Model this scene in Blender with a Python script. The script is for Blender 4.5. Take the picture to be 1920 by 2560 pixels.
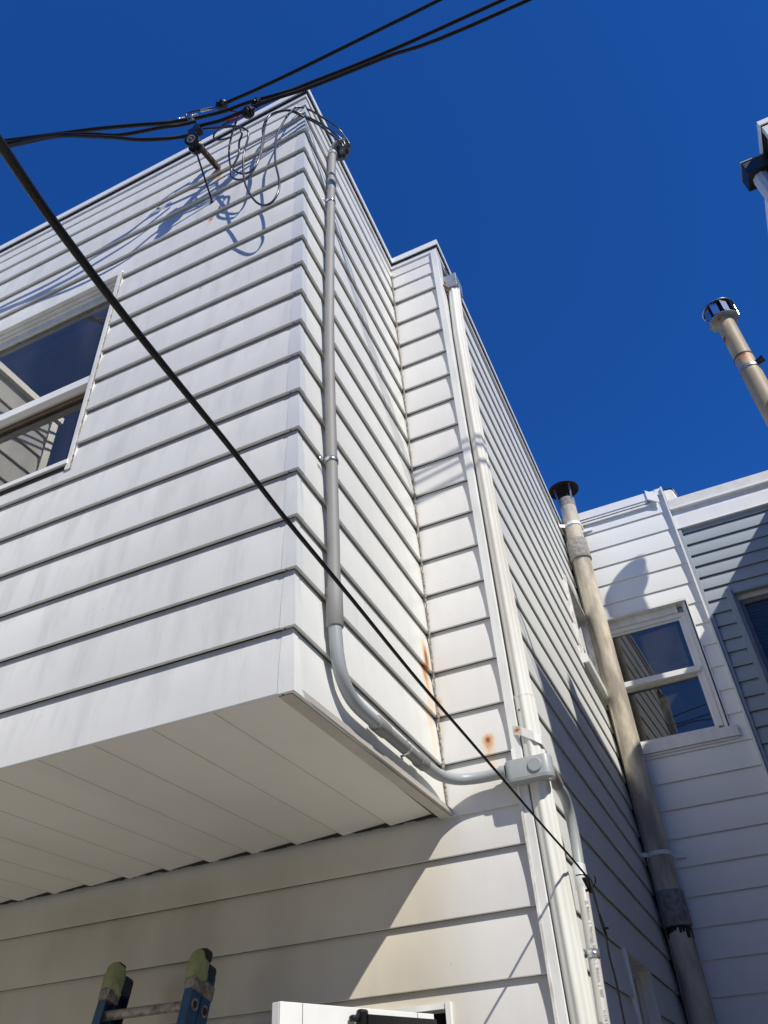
import bpy, math, random
from mathutils import Vector, Matrix
random.seed(7)
R = math.radians
S = bpy.context.scene
COL = S.collection
for o in list(bpy.data.objects): bpy.data.objects.remove(o, do_unlink=True)

# ---------------------------------------------------------------- camera
cam = bpy.data.cameras.new('camera'); co = bpy.data.objects.new('camera', cam); COL.objects.link(co)
cam.sensor_fit = 'VERTICAL'; cam.sensor_height = 24.0; cam.lens = 18.201
cam.clip_start = 0.02; cam.clip_end = 3000
_r = (0.9079303, 0.4155220, -0.0548088); _d = (-0.3014439, 0.5565456, -0.7742019); _f = (-0.2911942, 0.7194432, 0.6305612)
co.matrix_world = Matrix(((_r[0], -_d[0], -_f[0], 0.966), (_r[1], -_d[1], -_f[1], -1.656), (_r[2], -_d[2], -_f[2], 1.596), (0, 0, 0, 1)))
S.camera = co
S.render.resolution_x = 768; S.render.resolution_y = 1024

# ---------------------------------------------------------------- sky, sun, exposure
SUNDIR = Vector((-0.84, 0.62, -1.0)).normalized()          # travel direction of the light
w = bpy.data.worlds.new('World'); S.world = w; w.use_nodes = True
nt = w.node_tree; nt.nodes.clear()
sky = nt.nodes.new('ShaderNodeTexSky'); sky.sky_type = 'NISHITA'; sky.sun_disc = False
sky.sun_elevation = R(43.8); sky.sun_rotation = R(126.4)
sky.altitude = 300; sky.air_density = 1.0; sky.dust_density = 0.15; sky.ozone_density = 3.5
hs = nt.nodes.new('ShaderNodeMix'); hs.data_type = 'RGBA'; hs.blend_type = 'MULTIPLY'; hs.inputs[0].default_value = 1.0; hs.inputs[7].default_value = (0.225, 0.90, 2.0, 1)   # deep clear blue of the air
bg = nt.nodes.new('ShaderNodeBackground'); bg.inputs[1].default_value = 0.072
ow = nt.nodes.new('ShaderNodeOutputWorld')
nt.links.new(sky.outputs[0], hs.inputs[6]); nt.links.new(hs.outputs[2], bg.inputs[0]); nt.links.new(bg.outputs[0], ow.inputs[0])
sl = bpy.data.lights.new('sun', 'SUN'); sl.energy = 5.0; sl.angle = R(0.53); sl.color = (1.0, 0.945, 0.855)
so = bpy.data.objects.new('sun', sl); COL.objects.link(so)
so.rotation_euler = SUNDIR.to_track_quat('-Z', 'Y').to_euler(); so.location = (8, -6, 12)
S.view_settings.view_transform = 'Standard'; S.view_settings.look = 'None'; S.view_settings.exposure = 0.0; S.view_settings.gamma = 1
S.cycles.max_bounces = 8; S.cycles.diffuse_bounces = 4

# ---------------------------------------------------------------- helpers
def tag(o, label=None, cat=None, group=None, kind=None):
    if label: o['label'] = label
    if cat: o['category'] = cat
    if group: o['group'] = group
    if kind: o['kind'] = kind
    return o
def thing(name, label, cat, loc=(0, 0, 0), group=None):
    o = bpy.data.objects.new(name, None); COL.objects.link(o); o.location = loc; o.empty_display_size = .1
    return tag(o, label, cat, group)
def root_off(p):
    v = Vector((0, 0, 0))
    while p is not None: v = v + Vector(p.location); p = p.parent
    return v
class MB:
    """collects vertices and faces in world metres, links them as one mesh"""
    def __init__(s): s.v = []; s.f = []; s.sm = []
    def quad(s, a, b, c, d, smooth=False):
        n = len(s.v); s.v += [a, b, c, d]; s.f.append((n, n+1, n+2, n+3)); s.sm.append(smooth)
    def poly(s, pts):
        n = len(s.v); s.v += list(pts); s.f.append(tuple(range(n, n+len(pts)))); s.sm.append(False)
    def box(s, x0, x1, y0, y1, z0, z1):
        P = [(x0,y0,z0),(x1,y0,z0),(x1,y1,z0),(x0,y1,z0),(x0,y0,z1),(x1,y0,z1),(x1,y1,z1),(x0,y1,z1)]
        s.hexa(P)
    def hexa(s, P):
        n = len(s.v); s.v += [tuple(p) for p in P]
        for q in ((0,3,2,1),(4,5,6,7),(0,1,5,4),(1,2,6,5),(2,3,7,6),(3,0,4,7)): s.f.append(tuple(n+i for i in q)); s.sm.append(False)
    def obox(s, c, u, v, w, a, b, d):
        """box centred c with unit axes u v w and full sizes a b d"""
        c = Vector(c); u = Vector(u).normalized()*a/2; v = Vector(v).normalized()*b/2; w = Vector(w).normalized()*d/2
        s.hexa([c-u-v-w, c+u-v-w, c+u+v-w, c-u+v-w, c-u-v+w, c+u-v+w, c+u+v+w, c-u+v+w])
    def ring(s, pts, closed=True):
        n = len(s.v); s.v += [tuple(p) for p in pts]; return list(range(n, n+len(pts)))
    def skin(s, rings, closed=True, smooth=True, caps=True):
        for a, b in zip(rings, rings[1:]):
            m = len(a)
            for i in range(m if closed else m-1):
                j = (i+1) % m; s.f.append((a[i], a[j], b[j], b[i])); s.sm.append(smooth)
        if caps and closed:
            s.f.append(tuple(reversed(rings[0]))); s.sm.append(False); s.f.append(tuple(rings[-1])); s.sm.append(False)
    def tube(s, pts, r, seg=12, caps=True, prof=None):
        pts = [Vector(p) for p in pts]; n = len(pts)
        rr = r if isinstance(r, (list, tuple)) else [r]*n
        t0 = (pts[1]-pts[0]).normalized()
        up = Vector((0,0,1)) if abs(t0.z) < .9 else Vector((1,0,0))
        nx = t0.cross(up).normalized(); rings = []
        for i, p in enumerate(pts):
            t = (pts[min(i+1, n-1)]-pts[max(i-1, 0)]).normalized()
            nx = (nx - t*nx.dot(t)).normalized(); ny = t.cross(nx)
            rings.append(s.ring([p + (nx*math.cos(2*math.pi*k/seg)+ny*math.sin(2*math.pi*k/seg))*rr[i]*(prof(k/seg) if prof else 1) for k in range(seg)]))
        s.skin(rings, True, True, caps)
    def lathe(s, c, axis, prof, seg=24):
        """prof: (radius, distance along axis)"""
        ax = Vector(axis).normalized(); up = Vector((0,0,1)) if abs(ax.z) < .9 else Vector((1,0,0))
        nx = ax.cross(up).normalized(); ny = ax.cross(nx); c = Vector(c)
        rings = [s.ring([c+ax*h+(nx*math.cos(2*math.pi*k/seg)+ny*math.sin(2*math.pi*k/seg))*max(r, 1e-4) for k in range(seg)]) for r, h in prof]
        s.skin(rings, True, True, True)
    def build(s, name, mat, parent=None, bevel=0, split=None):
        off = root_off(parent)
        me = bpy.data.meshes.new(name); me.from_pydata([tuple(Vector(v)-off) for v in s.v], [], s.f)
        for p, m in zip(me.polygons, s.sm): p.use_smooth = m
        me.materials.append(mat); me.update()
        o = bpy.data.objects.new(name, me); COL.objects.link(o)
        if parent is not None: o.parent = parent
        import bmesh
        b = bmesh.new(); b.from_mesh(me); bmesh.ops.remove_doubles(b, verts=b.verts, dist=1e-5); bmesh.ops.recalc_face_normals(b, faces=b.faces) if not split else None
        b.to_mesh(me); b.free()
        if any(s.sm):
            m = o.modifiers.new('edge', 'EDGE_SPLIT'); m.split_angle = R(50)
        if bevel:
            m = o.modifiers.new('bevel', 'BEVEL'); m.width = bevel; m.segments = 2; m.limit_method = 'ANGLE'; m.angle_limit = R(40)
        return o
def crom(pts, n=6):
    """smooth curve through points (Catmull-Rom)"""
    P = [Vector(p) for p in pts]; P = [P[0]*2-P[1]] + P + [P[-1]*2-P[-2]]; out = []
    for i in range(1, len(P)-2):
        a, b, c, d = P[i-1:i+3]
        for k in range(n):
            t = k/n
            out.append(0.5*((2*b)+(c-a)*t+(2*a-5*b+4*c-d)*t*t+(3*b-3*c+d-a)*t**3))
    out.append(P[-2]); return out

# ---------------------------------------------------------------- materials
def nodemat(name):
    m = bpy.data.materials.new(name); m.use_nodes = True; n = m.node_tree
    return m, n, n.nodes['Principled BSDF']
def add(n, t, **kw):
    x = n.nodes.new(t)
    for k, v in kw.items(): setattr(x, k, v)
    return x
def mixc(n, fac, a, b, blend='MIX'):
    x = add(n, 'ShaderNodeMix', data_type='RGBA', blend_type=blend)
    for sock, v in ((x.inputs[0], fac), (x.inputs[6], a), (x.inputs[7], b)):
        if hasattr(v, 'is_output'): n.links.new(v, sock)
        else: sock.default_value = v
    return x.outputs[2]
def math_(n, op, a, b=None, c=None, clamp=False):
    x = add(n, 'ShaderNodeMath', operation=op, use_clamp=clamp)
    for i, v in enumerate((a, b, c)):
        if v is None: continue
        if hasattr(v, 'is_output'): n.links.new(v, x.inputs[i])
        else: x.inputs[i].default_value = v
    return x.outputs[0]
def ramp(n, fac, p0, p1):
    x = add(n, 'ShaderNodeMapRange', clamp=True); x.interpolation_type = 'SMOOTHSTEP'
    n.links.new(fac, x.inputs[0]); x.inputs[1].default_value = p0; x.inputs[2].default_value = p1
    return x.outputs[0]
def pos(n, scale=(1,1,1)):
    g = add(n, 'ShaderNodeNewGeometry'); mp = add(n, 'ShaderNodeMapping'); mp.inputs['Scale'].default_value = scale
    n.links.new(g.outputs['Position'], mp.inputs[0]); return mp.outputs[0]
def noise(n, scale, stretch=(1,1,1), detail=4, rough=.55):
    x = add(n, 'ShaderNodeTexNoise'); x.inputs['Scale'].default_value = scale; x.inputs['Detail'].default_value = detail; x.inputs['Roughness'].default_value = rough
    n.links.new(pos(n, stretch), x.inputs[0]); return x.outputs[0]
def c4(r, g, b): return (r, g, b, 1)
def rust_mask(n, x, z, rx, up, down, axis='X'):
    """spot at (x,z) with a drip below; 1 at its centre"""
    g = add(n, 'ShaderNodeNewGeometry'); sp = add(n, 'ShaderNodeSeparateXYZ'); n.links.new(g.outputs['Position'], sp.inputs[0])
    nz = noise(n, 40, (1, 1, .35))
    dx = math_(n, 'DIVIDE', math_(n, 'SUBTRACT', sp.outputs['X' if axis == 'X' else 'Y'], x), rx)
    dz = math_(n, 'SUBTRACT', sp.outputs['Z'], z)
    a = math_(n, 'DIVIDE', dz, up); b = math_(n, 'DIVIDE', dz, -down)
    r = math_(n, 'MAXIMUM', a, b)
    q = math_(n, 'SQRT', math_(n, 'ADD', math_(n, 'MULTIPLY', dx, dx), math_(n, 'MULTIPLY', r, r)))
    q = math_(n, 'ADD', q, math_(n, 'MULTIPLY', math_(n, 'SUBTRACT', nz, .5), .9))
    return ramp(n, q, 1.0, .35)
def siding_mat(name, base, tint2, rough=.42, spots=(), grime=0.0, streak=.10, zone=None, speck=.5, bump=.25):
    m, n, p = nodemat(name)
    a = noise(n, 1.3, (1, 1, 1.0), 5); c = noise(n, 55, (1, 1, .3), 3, .6)
    a0 = add(n, 'ShaderNodeAttribute', attribute_name='tone'); a1 = add(n, 'ShaderNodeAttribute', attribute_name='rise')
    cx = add(n, 'ShaderNodeCombineXYZ'); n.links.new(math_(n, 'MULTIPLY', a0.outputs['Fac'], 40.0), cx.inputs[0]); n.links.new(math_(n, 'MULTIPLY', a0.outputs['Fac'], 17.0), cx.inputs[1])
    va = add(n, 'ShaderNodeVectorMath', operation='ADD'); n.links.new(pos(n, (1, 1, .16)), va.inputs[0]); n.links.new(cx.outputs[0], va.inputs[1])
    bn = add(n, 'ShaderNodeTexNoise'); bn.inputs['Scale'].default_value = 11; bn.inputs['Detail'].default_value = 6; bn.inputs['Roughness'].default_value = .65; n.links.new(va.outputs[0], bn.inputs[0])
    b = math_(n, 'ADD', bn.outputs[0], math_(n, 'MULTIPLY', math_(n, 'SUBTRACT', a1.outputs['Fac'], .45), .14))
    col = mixc(n, ramp(n, a, .35, .68), c4(*base), c4(*tint2))
    dark = c4(*[v*.80 for v in base])
    col = mixc(n, math_(n, 'MULTIPLY', ramp(n, b, .44, .70), streak*3.2, clamp=True), col, dark)
    # small dark specks and scuffs
    vo = add(n, 'ShaderNodeTexVoronoi'); vo.inputs['Scale'].default_value = 26; n.links.new(pos(n, (1, 1, .55)), vo.inputs[0])
    big = noise(n, 3.1, (1, 1, 1), 2)
    sm = math_(n, 'MULTIPLY', ramp(n, vo.outputs[0], .085, .04), ramp(n, big, .52, .62))
    col = mixc(n, math_(n, 'MULTIPLY', sm, speck), col, c4(*[v*.55 for v in base]))
    # per-board tone
    at = add(n, 'ShaderNodeAttribute', attribute_name='tone')
    tn = math_(n, 'ADD', math_(n, 'MULTIPLY', at.outputs['Fac'], .06), .97)
    vm = add(n, 'ShaderNodeVectorMath', operation='SCALE'); n.links.new(col, vm.inputs[0]); n.links.new(tn, vm.inputs['Scale']); col = vm.outputs[0]
    if grime:
        g2 = noise(n, 2.2, (1, 1, .35), 6, .6)
        g3 = noise(n, .9, (1, 1, .5), 4, .55)
        gm = math_(n, 'MULTIPLY', math_(n, 'MAXIMUM', ramp(n, g2, .46, .74), ramp(n, g3, .46, .66)), grime)
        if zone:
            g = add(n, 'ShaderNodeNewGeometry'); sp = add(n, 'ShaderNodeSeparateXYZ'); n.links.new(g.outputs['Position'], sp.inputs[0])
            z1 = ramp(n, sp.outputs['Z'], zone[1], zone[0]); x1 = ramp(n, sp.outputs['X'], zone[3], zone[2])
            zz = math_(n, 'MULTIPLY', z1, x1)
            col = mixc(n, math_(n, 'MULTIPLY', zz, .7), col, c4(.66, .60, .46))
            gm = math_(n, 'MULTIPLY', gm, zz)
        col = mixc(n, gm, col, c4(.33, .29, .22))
    for s in spots:
        x, z, rx, up, dn, k = s[:6]; ax = s[6] if len(s) > 6 else 'X'
        col = mixc(n, math_(n, 'MULTIPLY', rust_mask(n, x, z, rx*1.25, up*1.2, dn*1.15, ax), .55*k), col, c4(.78, .55, .26))
        col = mixc(n, math_(n, 'MULTIPLY', rust_mask(n, x, z, rx, up, dn*.42, ax), .9*k), col, c4(.56, .22, .06))
        col = mixc(n, math_(n, 'MULTIPLY', rust_mask(n, x, z, rx*.5, up*.45, dn*.13, ax), k), col, c4(.16, .05, .02))
    n.links.new(col, p.inputs['Base Color'])
    n.links.new(math_(n, 'ADD', math_(n, 'MULTIPLY', b, .25), rough-.12), p.inputs['Roughness'])
    p.inputs['Specular IOR Level'].default_value = .5
    bp = add(n, 'ShaderNodeBump'); bp.inputs['Strength'].default_value = bump; bp.inputs['Distance'].default_value = .004
    hh = math_(n, 'ADD', noise(n, 4.5, (1, 1, 2.2), 3, .5), math_(n, 'MULTIPLY', c, .06)); n.links.new(hh, bp.inputs['Height'])
    n.links.new(bp.outputs[0], p.inputs['Normal'])
    return m
def plain(name, col, rough=.5, metal=0, var=.15, scale=8, stretch=(1,1,1), col2=None, bump=0, spec=.5):
    m, n, p = nodemat(name)
    f = ramp(n, noise(n, scale, stretch, 5, .6), .35, .7)
    c2 = col2 or [v*(1-var) for v in col]
    n.links.new(mixc(n, f, c4(*col), c4(*c2)), p.inputs['Base Color'])
    p.inputs['Roughness'].default_value = rough; p.inputs['Metallic'].default_value = metal; p.inputs['Specular IOR Level'].default_value = spec
    if bump:
        bp = add(n, 'ShaderNodeBump'); bp.inputs['Strength'].default_value = bump; bp.inputs['Distance'].default_value = .003
        n.links.new(noise(n, scale*4, stretch, 4), bp.inputs['Height']); n.links.new(bp.outputs[0], p.inputs['Normal'])
    return m
M = {}
M['front'] = siding_mat('bay_front_aluminium', (.685, .69, .65), (.745, .745, .70), spots=[(-.551, 4.734, .014, .012, .02, .9), (-.546, 5.79, .022, .02, .15, .85), (-.552, 5.335, .02, .02, .10, .85)], streak=.19)
M['side'] = siding_mat('bay_side_aluminium', (.715, .72, .67), (.745, .745, .695), spots=[(1.160, 3.20, .045, .10, .50, 1.0, 'Y')], streak=.09, speck=.6)
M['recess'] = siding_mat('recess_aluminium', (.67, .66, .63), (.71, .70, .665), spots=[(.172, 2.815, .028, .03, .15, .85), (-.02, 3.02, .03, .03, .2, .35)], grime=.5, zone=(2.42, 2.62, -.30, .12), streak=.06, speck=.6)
M['rear'] = siding_mat('rear_wall_vinyl', (.745, .758, .72), (.765, .775, .74), streak=.03, speck=.1, rough=.5, bump=.15)
M['sidelong'] = siding_mat('passage_wall_aluminium', (.73, .745, .705), (.755, .765, .725), streak=.05, speck=.15, bump=.15)
M['stucco'] = siding_mat('neighbour_brown_clapboard', (.17, .15, .135), (.20, .18, .16))  # dark tone set to cut the light bounced by walls out of view
M['grayhouse'] = siding_mat('blue_grey_vinyl', (.285, .33, .362), (.30, .345, .375), streak=.04, speck=.1, rough=.5, bump=.15)
M['capmetal'] = siding_mat('corner_cap_metal', (.595, .62, .625), (.64, .66, .655), streak=.12, speck=.3)
M['capchalk'] = siding_mat('chalked_cap_metal', (.56, .60, .585), (.80, .80, .74), streak=.25, speck=.2)
M['white'] = plain('white_painted_metal', (.80, .80, .765), .38, 0, .07, 6, (1,1,.4))
M['trim'] = plain('aged_white_trim', (.755, .76, .72), .45, 0, .14, 14, (1,1,.25), bump=.2)
M['peel'] = plain('peeling_white_paint', (.82, .81, .78), .6, 0, .3, 45, (1,1,.3), col2=(.50,.48,.44), bump=.6)
M['darkgap'] = plain('shadow_gap_tar', (.03, .028, .026), .8)
M['soffit'] = plain('soffit_board', (.76, .735, .67), .55, 0, .08, 2.5, (1,.4,1))
M['caulk'] = plain('dirty_caulk', (.42, .38, .30), .9, 0, .7, 90, col2=(.06,.05,.04), bump=.8)
M['pvc'] = plain('grey_pvc', (.36, .355, .34), .33, 0, .08, 10, (1,1,.3))
M['pvcdark'] = plain('weathered_grey_pvc', (.255, .25, .235), .62, 0, .1, 12, (1,1,.3))
M['pvcnew'] = plain('light_grey_pvc', (.335, .36, .36), .42, 0, .06, 12)
M['zinc'] = plain('zinc_strap', (.72, .74, .76), .25, .85, .2, 30)
M['ink'] = plain('print_ink', (.13, .13, .14), .7)
M['cable'] = plain('black_cable', (.010, .0095, .0095), .55, 0, .2, 30, spec=.25)
M['tape'] = plain('black_tape', (.008, .008, .008), .25, 0, .2, 60, bump=.3, spec=.35)
M['wire'] = plain('grey_black_wire', (.045, .045, .048), .28)
M['alu'] = plain('aluminium_wire', (.55, .54, .50), .35, .7, .2, 60)
M['red'] = plain('red_sleeve', (.42, .02, .04), .4)
M['rusty'] = plain('rusty_iron', (.028, .020, .020), .7, .1, .3, 16, (1,1,1), col2=(.085,.028,.018), bump=.5)
M['down'] = plain('cream_downspout', (.74, .74, .67), .62, 0, .16, 7, (1,1,.2), col2=(.62,.60,.53))
M['galv'] = plain('galvanised_box', (.36, .39, .41), .45, .5, .25, 14)
M['transite'] = plain('weathered_vent_pipe', (.64, .57, .43), .8, 0, .3, 8, (1,1,.28), col2=(.30,.26,.21), bump=.4)
M['collar'] = plain('lichen_collar', (.30, .28, .25), .9, 0, .4, 30, col2=(.16,.15,.13), bump=.6)
M['cap'] = plain('rusted_vent_cap', (.012, .009, .009), .8, 0, .4, 12, col2=(.035,.012,.011))
M['tarry'] = plain('black_tar', (.012, .012, .014), .35, 0, .3, 40, bump=.4)
M['brown'] = plain('bare_wood', (.34, .20, .11), .7, 0, .3, 30, (4,4,.3))
M['ladderblue'] = plain('blue_fibreglass', (.012, .10, .24), .5, 0, .4, 14, (1,1,.3), col2=(.05,.075,.10))
M['ladderdark'] = plain('dark_cap_shaded_rail', (.008, .02, .045), .5)
M['masking'] = plain('green_masking_tape', (.36, .37, .17), .8, 0, .25, 25, bump=.8)
M['bracketalu'] = plain('scuffed_aluminium', (.42, .38, .33), .5, .5, .4, 40, col2=(.17,.13,.10), bump=.3)
M['dark'] = plain('dark_interior', (.03, .03, .032), .8)
M['room'] = plain('interior_wall', (.16, .15, .14), .8)
M['blind'] = plain('blue_blind', (.04, .07, .12), .5)
M['ground'] = plain('concrete_paving', (.37, .35, .31), .85, 0, .2, 1.2, col2=(.30,.28,.24), bump=.2)
M['flash'] = plain('cream_flashing', (.70, .68, .62), .5, 0, .12, 10)
M['chrome'] = plain('bright_metal_cap', (.62, .63, .64), .18, .95, .1, 5)
def glass_mat(k=1.0, name='window_glass'):
    m = bpy.data.materials.new(name); m.use_nodes = True; n = m.node_tree; n.nodes.clear()
    o = add(n, 'ShaderNodeOutputMaterial'); gl = add(n, 'ShaderNodeBsdfGlossy'); gl.inputs['Roughness'].default_value = .015; gl.inputs['Color'].default_value = c4(.80, .78, .72)
    tr = add(n, 'ShaderNodeBsdfTransparent'); tr.inputs[0].default_value = c4(.62, .68, .72)
    fr = add(n, 'ShaderNodeFresnel'); fr.inputs[0].default_value = 1.75
    bp = add(n, 'ShaderNodeBump'); bp.inputs['Strength'].default_value = .10; bp.inputs['Distance'].default_value = .01
    n.links.new(noise(n, 1.1, (1,1,1), 1), bp.inputs['Height']); n.links.new(bp.outputs[0], gl.inputs['Normal'])
    f = math_(n, 'MULTIPLY', math_(n, 'ADD', math_(n, 'MULTIPLY', fr.outputs[0], 1.25), .04, clamp=True), k)
    mx = add(n, 'ShaderNodeMixShader'); n.links.new(f, mx.inputs[0]); n.links.new(tr.outputs[0], mx.inputs[1]); n.links.new(gl.outputs[0], mx.inputs[2]); du = add(n, 'ShaderNodeBsdfDiffuse'); du.inputs[0].default_value = c4(.55, .52, .46)
    m2 = add(n, 'ShaderNodeMixShader'); n.links.new(math_(n, 'ADD', math_(n, 'MULTIPLY', ramp(n, noise(n, 2.5, (1, 1, .4), 4), .4, .75), .05), .035), m2.inputs[0])
    n.links.new(mx.outputs[0], m2.inputs[1]); n.links.new(du.outputs[0], m2.inputs[2]); n.links.new(m2.outputs[0], o.inputs[0])
    return m
M['glass'] = glass_mat()
M['glassdull'] = glass_mat(.35, 'weak_mirror_glass')  # mirror share cut so the grey house pane reads dark

# ---------------------------------------------------------------- lap siding
def rec(s, t): return t*(.15*s + .85*s**2.4)
def siding(name, A, B, laps, ztop, mat, parent, t=.018, opens=(), endA=0, endB=0, zlow=None, flip=1, nom=.19):
    """boards between plan points A and B on the plane of the lips. flip=1: outward is to the right of A->B.
    endA/endB: +1 end shrinks with recess (outer mitre), -1 grows (inner mitre)"""
    A = Vector(A); B = Vector(B); L = (B-A).length; u = (B-A)/L; nrm = Vector((u.y, -u.x))*flip
    V = []; F = []; TN = []; HH = []
    SS = [0, .06, .2, .34, .46, .56, .65, .73, .80, .86, .91, .955, 1.0]
    def vert(uu, z, r):
        p = A + u*uu - nrm*r; V.append((p.x, p.y, z)); HH.append(0.0); return len(V)-1
    zs = list(laps) + [ztop]
    for k in range(len(laps)):
        z0, z1 = zs[k], zs[k+1]
        if z1-z0 < .005: continue
        h = z1-z0; full = max(h, nom)
        tone = random.random()
        ucuts = sorted(set([0.0, L] + [min(max(o[i], 0), L) for o in opens for i in (0, 1) if o[2] < z1 and o[3] > z0]))
        for a, b in zip(ucuts, ucuts[1:]):
            if b-a < 1e-4: continue
            um = (a+b)/2; iv = [(z0, z1)]
            for o in opens:
                if o[0] < um < o[1]:
                    nv = []
                    for p, q in iv:
                        if o[3] <= p or o[2] >= q: nv.append((p, q)); continue
                        if o[2] > p: nv.append((p, o[2]))
                        if o[3] < q: nv.append((o[3], q))
                    iv = nv
            for p, q in iv:
                zz = [p] + [z0+s*h for s in SS if p < z0+s*h < q] + [q]
                cols = []
                for (ue, end, sgn) in ((a, endA if a == 0 else 0, 1), (b, endB if b == L else 0, -1)):
                    col = []
                    if p == z0:
                        if t > .0135:
                            for r, zq in ((t+.006, z0+.011), (.55*t+.0005, z0+.011), (.55*t, z0)): col.append(vert(ue+sgn*end*r, zq, r))
                        else:
                            r = t+.006; col.append(vert(ue+sgn*end*r, z0, r))
                        col.append(vert(ue+sgn*end*.0012, z0, .0012))
                        zl = [z0+.0022]+zz[1:]
                    else: zl = zz
                    for z in zl:
                        r = rec((z-z0)/full if full else 0, t); col.append(vert(ue+sgn*end*r, z, r)); HH[-1] = (z-z0)/full
                    cols.append(col)
                for i in range(len(cols[0])-1):
                    F.append((cols[0][i], cols[1][i], cols[1][i+1], cols[0][i+1])); TN.append(tone)
    off = root_off(parent)
    me = bpy.data.meshes.new(name); me.from_pydata([tuple(Vector(v)-off) for v in V], [], F)
    ah = me.attributes.new('rise', 'FLOAT', 'POINT'); ah.data.foreach_set('value', HH)
    at = me.attributes.new('tone', 'FLOAT', 'FACE'); at.data.foreach_set('value', TN)
    me.materials.append(mat); me.update()
    o = bpy.data.objects.new(name, me); COL.objects.link(o); o.parent = parent
    for p in me.polygons: p.use_smooth = True
    md = o.modifiers.new('edge', 'EDGE_SPLIT'); md.split_angle = R(28)
    return o
def sweep(path, prof, name, mat, parent, closed=False):
    """prof: closed loop of (outward, z); outward is to the right of the path"""
    P = [Vector(p) for p in path]; m = MB(); rings = []
    for i, p in enumerate(P):
        if i == 0: d = (P[1]-P[0]).normalized(); n = Vector((d.y, -d.x)); k = 1
        elif i == len(P)-1: d = (P[-1]-P[-2]).normalized(); n = Vector((d.y, -d.x)); k = 1
        else:
            d1 = (p-P[i-1]).normalized(); d2 = (P[i+1]-p).normalized(); n1 = Vector((d1.y, -d1.x)); n2 = Vector((d2.y, -d2.x))
            n = (n1+n2).normalized(); k = 1/max(n.dot(n1), .3)
        rings.append(m.ring([(p.x+n.x*o*k, p.y+n.y*o*k, z) for o, z in prof]))
    m.skin(rings, True, False, True)
    return m.build(name, mat, parent)

# ---------------------------------------------------------------- ground
g = MB(); g.quad((-150, -150, 0), (150, -150, 0), (150, 150, 0), (-150, 150, 0))
tag(g.build('ground', M['ground']), kind='structure')

# ================================================================= THE WHITE HOUSE
ZL = [2.55, 2.754, 2.958, 3.16, 3.358, 3.554, 3.753, 3.958, 4.16, 4.36, 4.565, 4.767, 4.966, 5.172, 5.375, 5.588, 5.801, 5.955, 6.075]
ZT = 6.17
house = thing('white_house', 'white two storey house with lapped aluminium siding and an overhanging bay above the passage', 'house', (0, 1.2, 0))
D = 1.228; IX = -.028
# bay front, with the window opening
WX0, WX1, WZ0, WZ1 = -2.75, -1.10, 3.84, 5.21
U0 = 4.2
siding('bay_front_wall', (-U0, 0), (0, 0), ZL, ZT, M['front'], house, endB=1, opens=[(U0+WX0, U0+WX1, WZ0, WZ1)])
siding('bay_side_wall', (0, 0), (IX, D), ZL, ZT, M['side'], house, endA=1, endB=-1)
# recess wall above and under the bay, with the door opening
DX0, DX1, DZ1 = -.86, -.09, 1.955
siding('recess_wall', (IX, D), (.268, D), ZL, ZT, M['recess'], house, endA=-1)
LOW = [0.16+.2043*k for k in range(11)] + [2.409]
siding('lower_wall', (-U0, D), (.268, D), LOW, 2.585, M['recess'], house, opens=[(U0+DX0, U0+DX1, 0, DZ1)])
# passage side wall
SX = lambda y: .300 - .008*(y-D)
S2L = [2.06+.2045*k for k in range(-9, 20)]
SWY = [(1.85+.0, 0), ]
def sy(y): return (y-1.236)     # distance along the side wall from its start
o1 = (sy(3.87), sy(4.68), 4.39, 5.16); o2 = (sy(2.70), sy(3.42), 1.0, 2.27)
siding('passage_wall', (SX(1.236), 1.236), (SX(4.75), 4.75), S2L, 6.16, M['sidelong'], house, opens=[o1, o2], endB=-1, t=.014)
# rear wall
F3L = [.012+.2015*k for k in range(0, 11)] + [2.228+.0, 2.445-.0, 2.642, 2.839, 3.037, 3.236, 3.441, 3.643, 3.846, 4.068, 4.271, 4.475, 4.680, 4.883, 5.089, 5.294, 5.499, 5.697, 5.899, 6.10]
RX0, RX1, RZ0, RZ1 = .40, 1.158, 3.965, 5.145
BX = SX(4.75)
siding('rear_wall', (BX, 4.75), (1.272, 4.75), F3L, 6.22, M['rear'], house, t=.012, opens=[(RX0-BX, RX1-BX, RZ0, RZ1)], endA=-1)
# backing so that no light leaks through
b = MB(); b.box(-U0, -.03, .024, .045, 2.56, WZ0-.0); b.box(-U0, -.03, .024, .045, WZ1, 6.16); b.box(WX1, -.03, .024, .045, WZ0, WZ1); b.box(-U0, WX0, .024, .045, WZ0, WZ1)
b.hexa([(-.05,.05,2.56),(-.026,.05,2.56),(IX-.024,D,2.56),(IX-.05,D,2.56),(-.05,.05,6.16),(-.026,.05,6.16),(IX-.024,D,6.16),(IX-.05,D,6.16)]); b.box(-U0, .262, D+.024, D+.05, DZ1, 2.56); b.box(-U0, DX0, D+.024, D+.05, .01, DZ1); b.box(DX1, .262, D+.024, D+.05, .01, DZ1); b.box(-.04, .262, D+.024, D+.05, 2.56, 6.16)
b.build('inner_sheathing', M['dark'], house)
b = MB()
def sb(y0, y1, z0, z1):
    b.hexa([(SX(y0)-.05, y0, z0), (SX(y0)-.020, y0, z0), (SX(y1)-.020, y1, z0), (SX(y1)-.05, y1, z0), (SX(y0)-.05, y0, z1), (SX(y0)-.020, y0, z1), (SX(y1)-.020, y1, z1), (SX(y1)-.05, y1, z1)])
sb(1.25, 2.69, .02, 6.15); sb(3.43, 3.86, .02, 6.15); sb(4.69, 4.80, .02, 6.15); sb(2.69, 3.43, 2.28, 6.15); sb(2.69, 3.43, .02, .99); sb(3.86, 4.69, .02, 4.38); sb(3.86, 4.69, 5.17, 6.15)
b.build('side_sheathing', M['dark'], house)
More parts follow.
